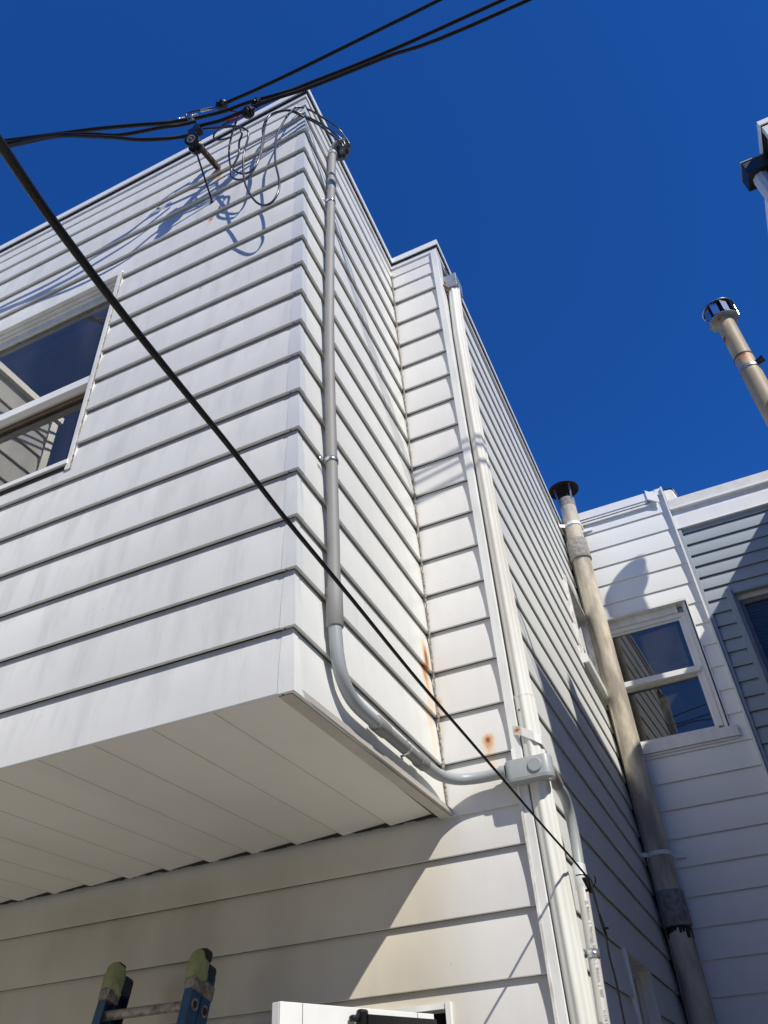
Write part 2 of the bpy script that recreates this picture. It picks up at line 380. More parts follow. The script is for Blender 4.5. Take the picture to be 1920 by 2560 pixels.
b = MB(); b.tube([(BX-.004, 4.745, .02), (BX-.004, 4.745, 3.0), (BX-.004, 4.745, 6.16)], .011, 8); b.build('corner_seal', M['darkgap'], house)
b = MB(); b.box(-U0, .22, 5.0, 5.05, 0, 6.16); b.box(-U0-.05, -U0, .02, 5, 0, 6.16)
b.build('far_walls', M['dark'], house)
b = MB(); b.poly([(-U0, .02, 6.165), (-.02, .02, 6.165), (-.02, 1.25, 6.165), (.27, 1.25, 6.165), (.25, 4.77, 6.165), (-U0, 4.77, 6.165)]); b.build('roof', M['dark'], house)
b = MB(); b.box(BX-.03, RX0-.02, 4.775, 4.80, 0, 6.2); b.box(RX1+.02, 1.27, 4.775, 4.80, 0, 6.2); b.box(RX0-.02, RX1+.02, 4.775, 4.80, 0, RZ0-.02); b.box(RX0-.02, RX1+.02, 4.775, 4.80, RZ1+.02, 6.2)
b.build('rear_sheathing', M['dark'], house)
# corner caps on the bay's outer corner, one folded piece per board
zs = ZL + [ZT]
for k in range(len(ZL)):
    z0, z1 = zs[k]-.0015, zs[k+1]; h = z1-z0; m = MB(); wa, wb = .052 + random.uniform(-.003, .003), .042; e = -.0016
    rows = []
    SSS = [0, .15, .3, .42, .54, .65, .75, .84, .92, 1] if k < len(ZL)-1 else [0, .5, 1]
    for s in SSS:
        r = rec(s*h/max(h, .19), .018)+e; z = z0+s*h
        rows.append((( -wa, r+.0012, z), (-wa, r, z), (-r, r, z), (-r, wb, z), (-r-.0012, wb, z)))
    for a, c in zip(rows, rows[1:]):
        for i in range(4): m.quad(a[i], a[i+1], c[i+1], c[i])
    r = e; m.quad((-wa, r, z0), (-r, r, z0), (-.0105, .0105, z0), (-wa, .0105, z0)); m.quad((-r, r, z0), (-r, wb, z0), (-.0105, wb, z0), (-.0105, .0105, z0))
    o = m.build('corner_cap', M['capchalk'] if k in (0, 1, 2, 3) else M['capmetal'], house)
    if k < 17:
        sc = MB(); sc.lathe((-wa+.012, .007, z0-.0005), (0, 0, -1), [(.0028, 0), (.0028, .0012)], 8); sc.build('screw', M['dark'], o)
# inner corner caulk bead
m = MB(); pts = []; rr = []
z = 2.56
while z < 6.1:
    lapd = min(abs(z-q) for q in ZL); j = random.uniform(-.0015, .0015)
    pts.append((IX+.004+j, D-.004+j, z)); rr.append(.0035+random.uniform(0, .0018)+(.0035 if lapd < .012 else 0)); z += .011
m.tube(pts, rr, 6); m.build('caulk_bead', M['caulk'], house)
# coping round the roof, a black strip painting the shaded drip gap, and frieze strip below it
path = [(-U0, 0), (0, 0), (IX+.002, D), (.300, D), (SX(4.75)+.004, 4.75-.002), (1.125, 4.75)]
PB = path[:5]
cop = [(-.06, 6.270), (.016, 6.262), (.022, 6.257), (.022, 6.209), (.018, 6.206), (.014, 6.209), (.012, 6.225), (-.06, 6.225)]
sweep(PB, cop, 'coping', M['white'], house)
sweep(PB, [(-.05, 6.2085), (.0125, 6.2085), (.0125, 6.196), (-.05, 6.196)], 'drip_gap', M['darkgap'], house)
sweep(PB, [(-.03, 6.1958), (.005, 6.1958), (.007, 6.190), (.006, 6.163), (-.03, 6.163)], 'frieze_strip', M['trim'], house)
# rear coping with folded flap
m = MB(); m.box(BX, 1.205, 4.715, 4.80, 6.262, 6.350); m.build('coping', M['white'], house, .002)
m = MB(); m.box(BX, 1.120, 4.722, 4.79, 6.236, 6.258); m.box(BX, 1.195, 4.728, 4.79, 6.205, 6.228); m.build('drip_edge', M['trim'], house)
m = MB(); m.hexa([(1.128,4.700,6.262),(1.225,4.712,6.195),(1.225,4.725,6.195),(1.128,4.725,6.262),(1.128,4.700,6.372),(1.225,4.712,6.300),(1.225,4.725,6.300),(1.128,4.725,6.372)]); m.build('coping_flap', M['white'], house, .001)
m = MB(); m.box(1.10, 1.272, 4.7585, 4.80, 6.13, 6.30); m.build('upper_panel', M['rear'], house)
m = MB(); m.box(1.21, 1.2722, 4.735, 4.80, 6.301, 6.372); m.build('coping', M['white'], house, .002)
m = MB(); m.box(1.2725, 1.287, 4.712, 4.80, .02, 6.368); m.build('end_trim', M['white'], house)
# corner post of the recess
m = MB(); m.box(.264, .3015, 1.214, 1.2355, .02, 6.16); m.box(.290, .3035, 1.2165, 1.300, .02, 6.158); m.build('corner_post', M['trim'], house, .0015)
m = MB(); m.box(.2615, .271, 1.2100, 1.214, .02, 2.75)
o = m.build('peeling_strip', M['peel'], house)
# soffit under the bay: lapped boards running from front to back
zf = 2.552
xs = [-.053] + [-.053-.2095*(k) for k in range(1, 20)]
m = MB()
for a, c in zip(xs, xs[1:]):
    m.hexa([(c, .014, zf+.000), (a, .014, zf+.0), (a, D-.006, zf+.022), (c, D-.006, zf+.006), (c, .014, zf+.03), (a, .014, zf+.03), (a, D-.006, zf+.04), (c, D-.006, zf+.04)])
    m.box(c-.0012, c+.0012, .016, D-.01, zf-.0012, zf+.02) if False else None
m.build('soffit', M['soffit'], house)
m = MB()
for a in xs[1:]: m.hexa([(a-.0016, .016, zf-.0006), (a+.0016, .016, zf-.0006), (a+.0016, D-.02, zf+.0054), (a-.0016, D-.02, zf+.0054), (a-.0016, .016, zf+.003), (a+.0016, .016, zf+.003), (a+.0016, D-.02, zf+.010), (a-.0016, D-.02, zf+.010)])
m.build('soffit_joint', plain('soffit_joint_tan', (.50, .47, .41), .8), house)  # joint lines drawn a darker beige than the boards
m = MB(); m.box(-.0535, -.0122, .0125, D-.004, zf-.006, zf+.02); m.box(-.0118, -.0015, .0125, D-.006, zf+.001, zf+.02); m.build('soffit_edge', plain('soffit_edge_board', (.50, .46, .40), .55), house)
m = MB(); m.box(-U0, -.055, .0125, .0137, zf+.001, zf+.03); m.build('front_lip', M['darkgap'], house)
# ragged dark gap between soffit and wall
m = MB(); x = -U0
while x < -.04:
    w_ = random.uniform(.02, .06); m.box(x, min(x+w_, -.03), D-.010, D-.001, 2.560+random.uniform(-.003, .002), 2.585); x += w_
m.build('soffit_gap', M['darkgap'], house)

# --- windows as parts of the house (frame > sash, glass ...)
def window_front():
    f = MB()
    f.box(WX1-.0005, WX1+.022, -.006, .060, WZ0-.03, WZ1+.006)           # right casing strip
    f.box(WX0, WX1-.001, .001, .022, WZ1-.008, WZ1+.001)                  # head edge
    f.box(WX0, WX1-.001, .0225, .055, WZ1-.02, WZ1-.002)
    f.box(WX0, WX1-.001, .040, .075, WZ1-.034, WZ1-.0215)
    f.box(WX0, WX1-.001, .055, .095, WZ1-.075, WZ1-.036)                  # head frame
    f.box(WX1-.022, WX1-.001, .060, .12, WZ0+.02, WZ1-.076)               # jamb
    f.box(WX0, WX0+.05, .03, .12, WZ0+.02, WZ1-.076)
    fr = f.build('window', M['trim'], house)
    s = MB(); s.box(WX0+.05, WX1-.023, .028, .062, 4.405, 4.455); s.build('meeting_rail', M['white'], fr, .002)
    s = MB(); s.box(WX0+.05, WX1-.023, .063, .1, 4.418, 4.45); s.build('sash_rail', plain('rail_shaded_grey', (.55, .53, .48), .6), fr)  # greyer copy of the white rail, underside shade painted in
    s = MB(); s.box(WX0+.05, WX1-.023, .078, .098, 4.397, 4.417); s.box(WX0+.05, WX1-.023, .078, .096, 5.125, 5.135); s.build('glazing_strip', plain('grimy_putty', (.20,.15,.10), .7), fr)
    s = MB(); s.quad((WX0+.05, .070, 4.456), (WX1-.023, .070, 4.456), (WX1-.023, .070, 5.134), (WX0+.05, .070, 5.134)); s.build('upper_glass', M['glass'], fr)
    s = MB(); s.quad((WX0+.05, .088, 3.93), (WX1-.023, .088, 3.93), (WX1-.023, .088, 4.396), (WX0+.05, .088, 4.396)); s.build('lower_glass', M['glass'], fr)
    s = MB(); s.hexa([(WX0-.02, -.012, 3.842), (WX1+.008, -.012, 3.842), (WX1+.008, .08, 3.86), (WX0-.02, .08, 3.86), (WX0-.02, -.012, 3.865), (WX1+.008, -.012, 3.865), (WX1+.008, .08, 3.945), (WX0-.02, .08, 3.945)]); s.build('sill', M['white'], fr)
    s = MB(); s.box(WX0, WX1-.003, .0, .02, 3.815, 3.8405); s.build('sill_shadow_gap', M['darkgap'], fr)
    s = MB(); z = WZ0-.03; pts = []; rr = []
    while z < WZ1: pts.append((WX1+.0245+random.uniform(-.001, .001), -.001, z)); rr.append(random.uniform(.0022, .0045)); z += .014
    s.tube(pts, rr, 6); s.build('caulk_bead', M['caulk'], fr)
    s = MB(); s.box(WX0+.05, WX1-.023, .085, .10, 5.06, 5.124); s.box(WX0+.05, WX1-.023, .10, .14, 4.97, 5.055); s.build('shaded_pane_band', plain('shaded_band_grey', (.42, .40, .37), .7), fr)  # grey boxes stand in for the shaded frame band mirrored in the pane
    # plain room behind the panes
    s = MB(); s.box(WX0-.1, WX1+.1, .9, .93, 3.4, 5.6); s.quad((WX0-.1, .1, 5.15), (WX1+.1, .1, 5.15), (WX1+.1, .9, 5.15), (WX0-.1, .9, 5.15)); s.build('room', M['room'], fr)
window_front()
def window_rear():
    y = 4.75; f = MB()
    f.box(RX0, RX1, y+.000, y+.11, RZ1-.004, RZ1+.018)                      # head lining, seen from below
    f.box(RX0, 1.06, y+.055, y+.12, 5.072, RZ1-.005)
    f.box(1.112, RX1-.02, y+.03, y+.10, RZ0+.02, RZ1-.004)                 # right brick moulding
    f.box(1.150, RX1+.001, y-.004, y+.02, RZ0+.0, RZ1-.004); f.box(1.062, RX1, y+.13, y+.16, RZ0, RZ1); f.box(1.1065, 1.1115, y+.07, y+.12, RZ0+.02, RZ1-.006)
    f.box(RX0-.001, RX0+.03, y+.0, y+.10, RZ0, RZ1-.004)
    fr = f.build('window', M['trim'], house)
    s = MB()
    s.box(RX0+.03, 1.106, y+.075, y+.11, 5.036, 5.071); s.box(1.072, 1.106, y+.076, y+.109, 4.022, 5.035); s.box(1.045, 1.071, y+.09, y+.112, 4.022, 5.035)
    s.box(RX0+.03, 1.071, y+.1, y+.112, 5.015, 5.035)
    s.build('frame', M['white'], fr, .002)
    s = MB(); s.box(RX0+.03, 1.085, y+.045, y+.088, 4.500, 4.548); s.build('meeting_rail', M['white'], fr, .003)
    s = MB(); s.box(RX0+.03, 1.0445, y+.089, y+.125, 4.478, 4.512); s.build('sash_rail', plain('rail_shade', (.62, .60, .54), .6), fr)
    s = MB(); s.box(RX0+.03, 1.071, y+.06, y+.115, 3.998, 4.022); s.box(1.046, 1.071, y+.115, y+.13, 4.022, 4.49); s.build('bottom_rail', M['trim'], fr)
    s = MB(); s.hexa([(1.1075, y+.05, 3.985), (1.150, y+.05, 3.985), (1.128, y+.05, 4.86), (1.118, y+.05, 4.86), (1.1075, y+.07, 3.985), (1.150, y+.07, 3.985), (1.128, y+.07, 4.86), (1.118, y+.07, 4.86)]); s.build('bare_wood_strip', M['brown'], fr)
    for (q, a, z0, z1) in (('upper_glass', y+.103, 4.549, 5.016), ('lower_glass', y+.119, 4.022, 4.479)):
        s = MB(); s.quad((RX0+.03, a+.016, z0), (1.0455, a-.006, z0), (1.0455, a-.006, z1), (RX0+.03, a+.016, z1)); s.build(q, M['glass'], fr)
    s = MB(); s.box(RX0-.03, 1.200, y-.028, y+.09, 3.885, 3.968); s.build('sill', M['trim'], fr, .002)
    s = MB(); s.box(RX0-.02, 1.185, y-.012, y+.02, 3.868, 3.884); s.build('sill_trim', M['white'], fr)
    s = MB(); s.box(.2, 1.4, y+.9, y+.93, 3.5, 5.6); s.quad((.2, y+.14, 5.04), (1.3, y+.14, 5.04), (1.3, y+.9, 5.04), (.2, y+.9, 5.04)); s.build('room', M['room'], fr)
window_rear()
def window_side(y0, y1, z0, z1, old):
    x = .283; f = MB()
    f.box(x-.10, x+.016, y0, y0+.022, z0, z1); f.box(x-.10, x+.010, y1-.03, y1, z0, z1)
    f.box(x-.10, x+.016, y0+.022, y1-.03, z1-.02, z1)
    fr = f.build('window', M['peel'] if old else M['trim'], house)
    s = MB(); s.box(x-.08, x-.05, y0+.022, y0+.065, z0+.03, z1-.02); s.box(x-.08, x-.05, y1-.075, y1-.031, z0+.03, z1-.02); s.box(x-.08, x-.05, y0+.066, y1-.076, z1-.06, z1-.02); s.box(x-.08, x-.05, y0+.066, y1-.076, (z0+z1)/2, (z0+z1)/2+.04); s.build('sash', M['trim'], fr)
    s = MB(); s.quad((x-.07, y0+.066, z0+.03), (x-.07, y1-.076, z0+.03), (x-.07, y1-.076, z1-.06), (x-.07, y0+.066, z1-.06)); s.build('glass', M['glass'], fr)
    s = MB(); s.box(x-.08, x+.038, y0-.02, y1+.03, z0-.045, z0+.0295); s.build('sill', M['trim'], fr, .002)
    s = MB(); s.box(x-.3, x-.28, y0-.1, y1+.1, z0-.1, z1+.1); s.build('room', M['dark'], fr)
window_side(3.87, 4.68, 4.39, 5.16, True)
window_side(2.70, 3.42, 1.0, 2.27, False)

# --- doorway under the bay and its open door leaf
m = MB(); m.box(DX1-.014, DX1+.004, D-.008, D+.10, .02, DZ1); m.box(DX0-.004, DX0+.014, D-.008, D+.10, .02, DZ1); m.box(DX0+.015, DX1-.015, D-.004, D+.10, DZ1-.018, DZ1-.001)
dfr = m.build('door_frame', M['white'], house)
m = MB(); m.box(DX0-.1, DX1+.1, D+.9, D+.93, 0, 2.4); m.build('hallway', M['dark'], dfr)
hx, hy, ox, oy = -.146, 1.218, -.352, .565
uu = Vector((ox-hx, oy-hy, 0)); LW = uu.length; uu.normalize(); nn = Vector((-uu.y, uu.x, 0));  nn = nn if nn.x > 0 else -nn
door = thing('door_leaf', 'white panelled door standing open in front of the wall under the bay', 'door', (hx, hy, .02))
zt = 1.925; c = Vector((hx, hy, 0)) + uu*LW/2
def dbox(m, a, b, z0, z1, n0, n1):
    p = Vector((hx, hy, 0)); m.hexa([p+uu*a+nn*n0+Vector((0,0,z0)), p+uu*b+nn*n0+Vector((0,0,z0)), p+uu*b+nn*n1+Vector((0,0,z0)), p+uu*a+nn*n1+Vector((0,0,z0)), p+uu*a+nn*n0+Vector((0,0,z1)), p+uu*b+nn*n0+Vector((0,0,z1)), p+uu*b+nn*n1+Vector((0,0,z1)), p+uu*a+nn*n1+Vector((0,0,z1))])
m = MB(); dbox(m, 0, LW, .04, zt, -.035, -.006); dbox(m, LW-.085, LW, .04, zt, -.0055, 0); dbox(m, 0, .085, .04, zt, -.0055, 0); dbox(m, .0855, LW-.0855, zt-.055, zt, -.0055, -.0004); m.build('panel', M['white'], door, .0015)
m = MB(); dbox(m, LW-.0862, LW-.0846, .05, zt-.001, .0002, .0012); dbox(m, .086, LW-.087, zt-.0535, zt-.0520, .0002, .0012); dbox(m, .0846, .0858, .05, zt-.001, .0002, .0012); m.build('panel_seam', plain('seam_grey', (.30, .30, .30), .7), door)
m = MB(); dbox(m, .03, .36, zt-.062, zt-.020, 0, .035); m.build('closer_body', M['tape'], door, .0015)
m = MB(); dbox(m, .350, .385, zt-.075, zt-.006, .004, .03); dbox(m, .386, .42, zt-.040, zt-.022, .006, .026); m.build('closer_arm', M['tape'], door, .008)

# ================================================================= GREY HOUSE
gh = thing('grey_house', 'blue grey house with narrow clapboards and white cornice at the back right', 'house', (1.9, 4.8, 0))
GL = [3.794-.1255*k for k in range(30, 0, -1)] + [3.794, 3.925, 4.053, 4.176, 4.308, 4.439, 4.573, 4.686, 4.818, 4.943, 5.068, 5.191, 5.315, 5.436, 5.553, 5.678, 5.805]
GY = 4.752; GX0 = 1.305; GX1 = 3.4
siding('front_wall', (GX0, GY), (GX1, GY), GL, 5.87, M['grayhouse'], gh, nom=.12, t=.020, opens=[(1.52-GX0, 2.45-GX0, 3.4, 5.10)])
m = MB(); m.box(1.2885, 1.318, GY-.018, GY+.06, .02, 5.862); m.build('corner_trim', M['grayhouse'], gh, .002)
m = MB(); m.box(1.2885, GX1, GY-.022, GY+.02, 5.866, 5.992); m.box(1.2885, GX1, GY-.028, GY+.02, 5.852, 5.8655); m.build('frieze_board', M['white'], gh, .002)
m = MB(); m.box(1.2885, GX1, GY-.01, GY+.02, 5.9925, 6.07); m.build('cornice_recess', M['trim'], gh)
m = MB(); m.box(1.2885, GX1, GY-.045, GY+.03, 6.0705, 6.094); m.build('cornice_bead', M['white'], gh, .002)
m = MB(); m.box(1.2885, GX1, GY-.038, GY+.06, 6.0945, 6.190); m.build('coping', M['flash'], gh, .003)
m = MB(); m.hexa([(1.289, 4.74, 6.191), (1.395, 4.74, 6.191), (1.395, 4.98, 6.191), (1.289, 4.98, 6.191), (1.289, 4.77, 6.36), (1.375, 4.77, 6.345), (1.375, 4.98, 6.36), (1.289, 4.98, 6.37)])
fl = m.build('roof_flashing', M['flash'], gh, .012)
m = MB(); pts = [(1.287+.112*k/13, 4.775+random.uniform(-.004, .004), 6.366-.018*k/13-.10*max(0, k/13-.75)*4+random.uniform(-.003, .004)) for k in range(14)]
m.tube(pts, [random.uniform(.006, .011) for _ in pts], 7); m.build('tar_edge', M['tarry'], fl)
m = MB(); m.box(GX0, 1.52, GY+.02, GY+.05, 0, 5.86); m.box(1.52, 2.45, GY+.02, GY+.05, 5.1, 5.86); m.box(1.52, 2.45, GY+.02, GY+.05, 0, 3.4); m.box(2.45, GX1, GY+.02, GY+.05, 0, 5.86); m.box(GX0, GX1, 5.4, 5.45, 0, 6.05); m.box(GX0, GX1, 4.78, 5.4, 6.05, 6.06)
m.build('sheathing', M['dark'], gh)
f = MB(); f.box(1.476, 1.5205, GY-.026, GY+.03, 3.36, 5.125); f.box(1.5215, 2.45, GY-.008, GY+.10, 5.080, 5.10); f.box(1.521, 1.535, GY-.008, GY+.13, 3.42, 5.079)
fr = f.build('window', M['grayhouse'], gh, .002)
s = MB(); s.box(1.536, 2.44, GY+.05, GY+.10, 5.035, 5.079); s.box(1.536, 1.556, GY+.05, GY+.10, 3.42, 5.034); s.build('frame', plain('grey_white_frame', (.55, .56, .55), .5), fr, .002)
s = MB(); s.box(1.557, 1.590, GY+.075, GY+.11, 3.42, 5.034); s.box(1.591, 2.44, GY+.075, GY+.11, 5.0, 5.034); s.box(1.591, 2.44, GY+.06, GY+.11, 4.425, 4.465); s.build('sash', plain('dark_sash', (.16, .17, .18), .5), fr, .002)
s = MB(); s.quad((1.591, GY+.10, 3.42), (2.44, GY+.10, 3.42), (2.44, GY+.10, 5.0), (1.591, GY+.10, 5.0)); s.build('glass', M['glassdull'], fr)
s = MB()
for k in range(50): s.hexa([(1.60, GY+.16, 3.5+.03*k), (2.43, GY+.16, 3.5+.03*k), (2.43, GY+.18, 3.515+.03*k), (1.60, GY+.18, 3.515+.03*k), (1.60, GY+.16, 3.502+.03*k), (2.43, GY+.16, 3.502+.03*k), (2.43, GY+.18, 3.517+.03*k), (1.60, GY+.18, 3.517+.03*k)])
s.build('blind', M['blind'], fr)

# ================================================================= RIGHT NEIGHBOUR (just outside the frame; its coping corner, gutter box and vent show)
nb = thing('neighbour_house', 'white coping corner of the neighbouring house at the top right edge', 'house', (3.2, 2.6, 0))
NZ = 6.235
C1 = (2.362, 1.342); C2 = (2.435, 4.72)
NL = [.1+.2032*k for k in range(30)]
siding('passage_wall', C2, C1, NL, NZ-.07, M['stucco'], nb)
siding('end_wall', C1, (3.02, 1.342), NL, NZ-.07, M['stucco'], nb)
siding('front_side_wall', (3.02, 1.34), (3.02, -.08), [.1+.2032*k for k in range(32)], 6.62, M['stucco'], nb)
siding('front_end_wall', (3.02, -.08), (6.4, -.08), [.1+.2032*k for k in range(32)], 6.62, M['stucco'], nb)
sweep([C2, C1, (3.02, 1.342)], [(-.06, NZ+.004), (.012, NZ), (.016, NZ-.006), (.016, NZ-.05), (.010, NZ-.054), (.004, NZ-.03), (-.06, NZ-.03)], 'coping', M['white'], nb)
sweep([C2, C1, (3.02, 1.342)], [(-.05, NZ-.032), (.0, NZ-.032), (.0, NZ-.07), (-.05, NZ-.07)], 'drip_gap', M['darkgap'], nb)  # black strip again, painting the shade under this coping
sweep([(3.02, 1.34), (3.02, -.08), (6.4, -.08)], [(-.06, 6.72), (.016, 6.715), (.016, 6.62), (-.06, 6.62)], 'coping', M['white'], nb)
m = MB(); m.box(2.352, 2.40, 1.330, 1.36, .02, NZ-.071); m.build('corner_post', M['trim'], nb, .002)
m = MB(); m.hexa([(2.40, 1.37, .05), (6.3, 1.37, .05), (6.3, 4.9, .05), (2.47, 4.9, .05), (2.40, 1.37, NZ-.04), (6.3, 1.37, NZ-.04), (6.3, 4.9, NZ-.04), (2.47, 4.9, NZ-.04)]); m.box(3.045, 6.3, -.05, 1.369, .05, 6.61); m.build('inner_sheathing', M['dark'], nb)
# its leader box and downspout
nd = thing('downspout', 'pale downspout below a black gutter box at the upper right edge', 'downspout', (2.32, 1.5, 0))
m = MB(); m.box(2.216, 2.350, 1.50, 1.64, 6.035, 6.145); m.build('leader_box', M['tarry'], nd, .004)
m = MB(); m.box(2.211, 2.349, 1.495, 1.645, 6.146, 6.153); m.build('box_rim', M['galv'], nd)
m = MB(); m.tube([(2.290, 1.575, 6.06), (2.290, 1.575, 5.9), (2.290, 1.575, 3), (2.290, 1.575, .1)], .046, 32, prof=lambda t: 1+.05*math.cos(t*2*math.pi*9)); m.build('pipe', plain('pale_blue_downspout', (.60, .64, .68), .45), nd)

# a house across the yard: seen mirrored in the bay window
yh = thing('offframe_house', 'white clapboard house mirrored in the panes of the bay window', 'house', (-5, -3, 0))
siding('side_wall', (-3.0, -1.14), (-3.0, -.03), [.1+.2032*k for k in range(30)], 6.2, M['rear'], yh)
m = MB(); m.box(-3.05, -2.992, -1.16, -1.10, .02, 6.2); m.box(-3.06, -2.97, -1.18, -.07, 6.205, 6.265); m.build('corner_post', M['white'], yh)
siding('front_wall', (-6.5, -1.15), (-3.0, -1.15), [.1+.2032*k for k in range(30)], 6.2, M['rear'], yh)
m = MB(); m.box(-6.4, -3.03, -1.12, -.02, .05, 6.18); m.build('inner_sheathing', M['dark'], yh)

# unseen houses added behind the camera to block bright horizon sky
bh = thing('offframe_house', 'unseen brown clapboard house added behind the viewer to block horizon sky', 'house', (0, -9, 0))
siding('rear_wall', (-14, -9), (12, -9), [.1+.2032*k for k in range(34)], 6.9, M['stucco'], bh, flip=-1)
m = MB(); m.box(-14, 12, -12, -9.03, .05, 6.95); m.build('inner_sheathing', M['dark'], bh)
m = MB(); m.box(-14.1, 12.1, -12.1, -8.96, 6.951, 7.05); m.build('coping', M['trim'], bh)
lh = thing('offframe_house', 'unseen brown clapboard house added at the far left to block horizon sky', 'house', (-9, -5, 0))
siding('side_wall', (-9, -8.9), (-9, -1.2), [.1+.2032*k for k in range(34)], 6.9, M['stucco'], lh)
m = MB(); m.box(-12, -9.03, -8.9, -1.2, .05, 6.95); m.build('inner_sheathing', M['dark'], lh)

def wrap_text(txt, size, cx, cy, r, z0, ang, parent, step=None, mat=None, path=None, tri=False):
    """printed lettering lying on a round pipe; reads downward. path(z)->(x,y) centre"""
    cu = bpy.data.curves.new('print', 'FONT'); cu.body = txt; cu.size = size; cu.resolution_u = 2; cu.align_y = 'CENTER'
    to = bpy.data.objects.new('print', cu); COL.objects.link(to); bpy.context.view_layer.update()
    me = bpy.data.meshes.new_from_object(to.evaluated_get(bpy.context.evaluated_depsgraph_get()))
    bpy.data.objects.remove(to, do_unlink=True)
    off = root_off(parent)
    for v in me.vertices:
        z = z0 - v.co.x; a = ang + v.co.y/r
        x, y = path(z) if path else (cx, cy)
        v.co = Vector((x+(r+.0006)*math.cos(a), y+(r+.0006)*math.sin(a), z)) - off
    me.materials.clear(); me.materials.append(mat or M['ink'])
    o = bpy.data.objects.new('printed_text', me); COL.objects.link(o); o.parent = parent; return o

# ================================================================= SERVICE CONDUIT
cond = thing('electrical_conduit', 'grey service conduit that runs down the bay, round the corner and down the passage wall', 'conduit', (.03, .2, 2.6))
PR = .0212
low = [(.030, .262, 5.965), (.030, .235, 5.50), (.030, .196, 4.60), (.030, .183, 4.03), (.030, .190, 3.3), (.029, .193, 2.86)]
m = MB(); m.tube(crom(low, 5), PR, 20); m.build('pipe', M['pvcdark'], cond)
m = MB(); m.tube([(.029, .1935, 3.0), (.029, .1935, 2.985), (.029, .1935, 2.965), (.029, .1935, 2.835), (.029, .1935, 2.832)], [PR+.0006, PR+.002, .0262, .0270, .0245], 24); m.build('coupling', M['pvcdark'], cond)
e1 = [(.029, .1935, 2.85), (.0290, .194, 2.828), (.0288, .205, 2.745), (.028, .230, 2.690), (.027, .280, 2.650), (.026, .34, 2.634), (.0245, .43, 2.632), (.023, .50, 2.634)]
m = MB(); m.tube(crom(e1, 6), PR, 20); el = m.build('elbow', M['pvcnew'], cond)
m = MB(); m.tube([(.0228, .475, 2.6335), (.0228, .478, 2.6335), (.0222, .55, 2.634), (.0222, .565, 2.634)], [.0245, .0265, .0258, PR+.001], 24); m.build('coupling', M['pvcdark'], cond)
m = MB(); m.tube([(.0222, .54, 2.634), (.0155, .88, 2.640)], PR+.0006, 20); m.build('pipe', M['pvcdark'], cond)
m = MB(); m.tube([(.0160, .845, 2.6395), (.0158, .848, 2.6395), (.0145, .905, 2.642), (.0145, .915, 2.642)], [.0245, .0262, .0255, PR+.001], 24); m.build('coupling', M['pvcdark'], cond)
e2 = [(.0145, .90, 2.6415), (.0155, .96, 2.6435), (.019, 1.03, 2.645), (.032, 1.09, 2.648), (.058, 1.142, 2.652), (.10, 1.172, 2.655), (.15, 1.183, 2.656), (.235, 1.186, 2.657)]
m = MB(); m.tube(crom(e2, 6), PR, 20); m.build('elbow', M['pvcnew'], cond)
def strap(c, ax, out, nm='strap', w=.022, r=.0232, foot=.05):
    """half-round pipe strap: c centre, ax pipe axis, out direction away from wall, with one screwed foot"""
    c = Vector(c); ax = Vector(ax).normalized(); out = Vector(out).normalized(); sd = ax.cross(out).normalized()
    m = MB(); rings = []
    for s in (-w/2, w/2):
        pts = []
        for k in range(13):
            a = -math.pi/2 + math.pi*k/12
            pts.append(c+ax*s+(out*math.cos(a)+sd*math.sin(a))*r)
        pts.append(c+ax*s+sd*r-out*(r*.9)); pts.append(c+ax*s+sd*(r+foot)-out*(r*.9))
        rings.append(pts)
    for i in range(len(rings[0])-1): m.quad(rings[0][i], rings[0][i+1], rings[1][i+1], rings[1][i], True)
    o = m.build(nm, M['zinc'], cond, split=True); md = o.modifiers.new('t', 'SOLIDIFY'); md.thickness = .0016; md.offset = 1
    s = MB(); s.lathe(c+sd*(r+foot*.55)-out*(r*.9), out, [(.0055, 0), (.0055, .0035), (.003, .0045)], 10); s.build('screw', M['zinc'], o)
    return o
strap((.030, .188, 3.522), (0, 0, -1), (1, -.15, 0), foot=.022, w=.017)
strap((.030, .228, 5.38), (0, 0.04, -1), (1, -.15, 0), foot=.022, w=.017)
strap((.0190, .72, 2.637), (0, 1, 0), (1, 0, .2), foot=.018, w=.016)
m = MB(); m.tube([(.030, .245, 5.64), (.030, .2445, 5.635), (.030, .237, 5.50), (.030, .2365, 5.495)], [PR+.0008, .0235, .0232, PR+.001], 20); m.build('coupling', M['pvcdark'], cond)
# weatherhead: rounded hood with a slanted face and cable holes
hc = Vector((.062, .284, 6.025)); fn = Vector((.66, -.02, -.75)).normalized()
m = MB(); m.tube([(.030, .262, 5.94), (.030, .263, 5.975), (.032, .265, 6.0)], [.0262, .0262, .024], 20); m.build('collar', M['pvcnew'], cond)
ux = Vector((0, 1, 0)); ux = (ux-fn*ux.dot(fn)).normalized(); uy = fn.cross(ux)
rings = []; m = MB()
for s, h in ((1.0, .030), (1.02, .026), (1.0, .012), (.93, -.006), (.80, -.024), (.58, -.040), (.30, -.049), (.04, -.052)):
    rings.append(m.ring([hc+fn*h+(ux*math.cos(a)*.054*s+uy*math.sin(a)*.066*s) for a in [2*math.pi*k/24 for k in range(24)]]))
m.skin(rings, True, True, True); wh = m.build('weatherhead', plain('weatherhead_plastic', (.20, .21, .215), .55, 0, .1, 20), cond)
m = MB()
for a in (-150, -105, -60, -15, 35):
    q = hc+fn*.0302+(ux*math.cos(R(a))*.031+uy*math.sin(R(a))*.036); m.lathe(q, fn, [(.0125, 0), (.0125, .0012)], 14)
m.build('cable_hole', M['darkgap'], wh)
m = MB(); m.lathe(hc+fn*.030+uy*.0+ux*.0, fn, [(.0045, 0), (.0045, .004), (.003, .005)], 10); m.build('screw', M['zinc'], wh)
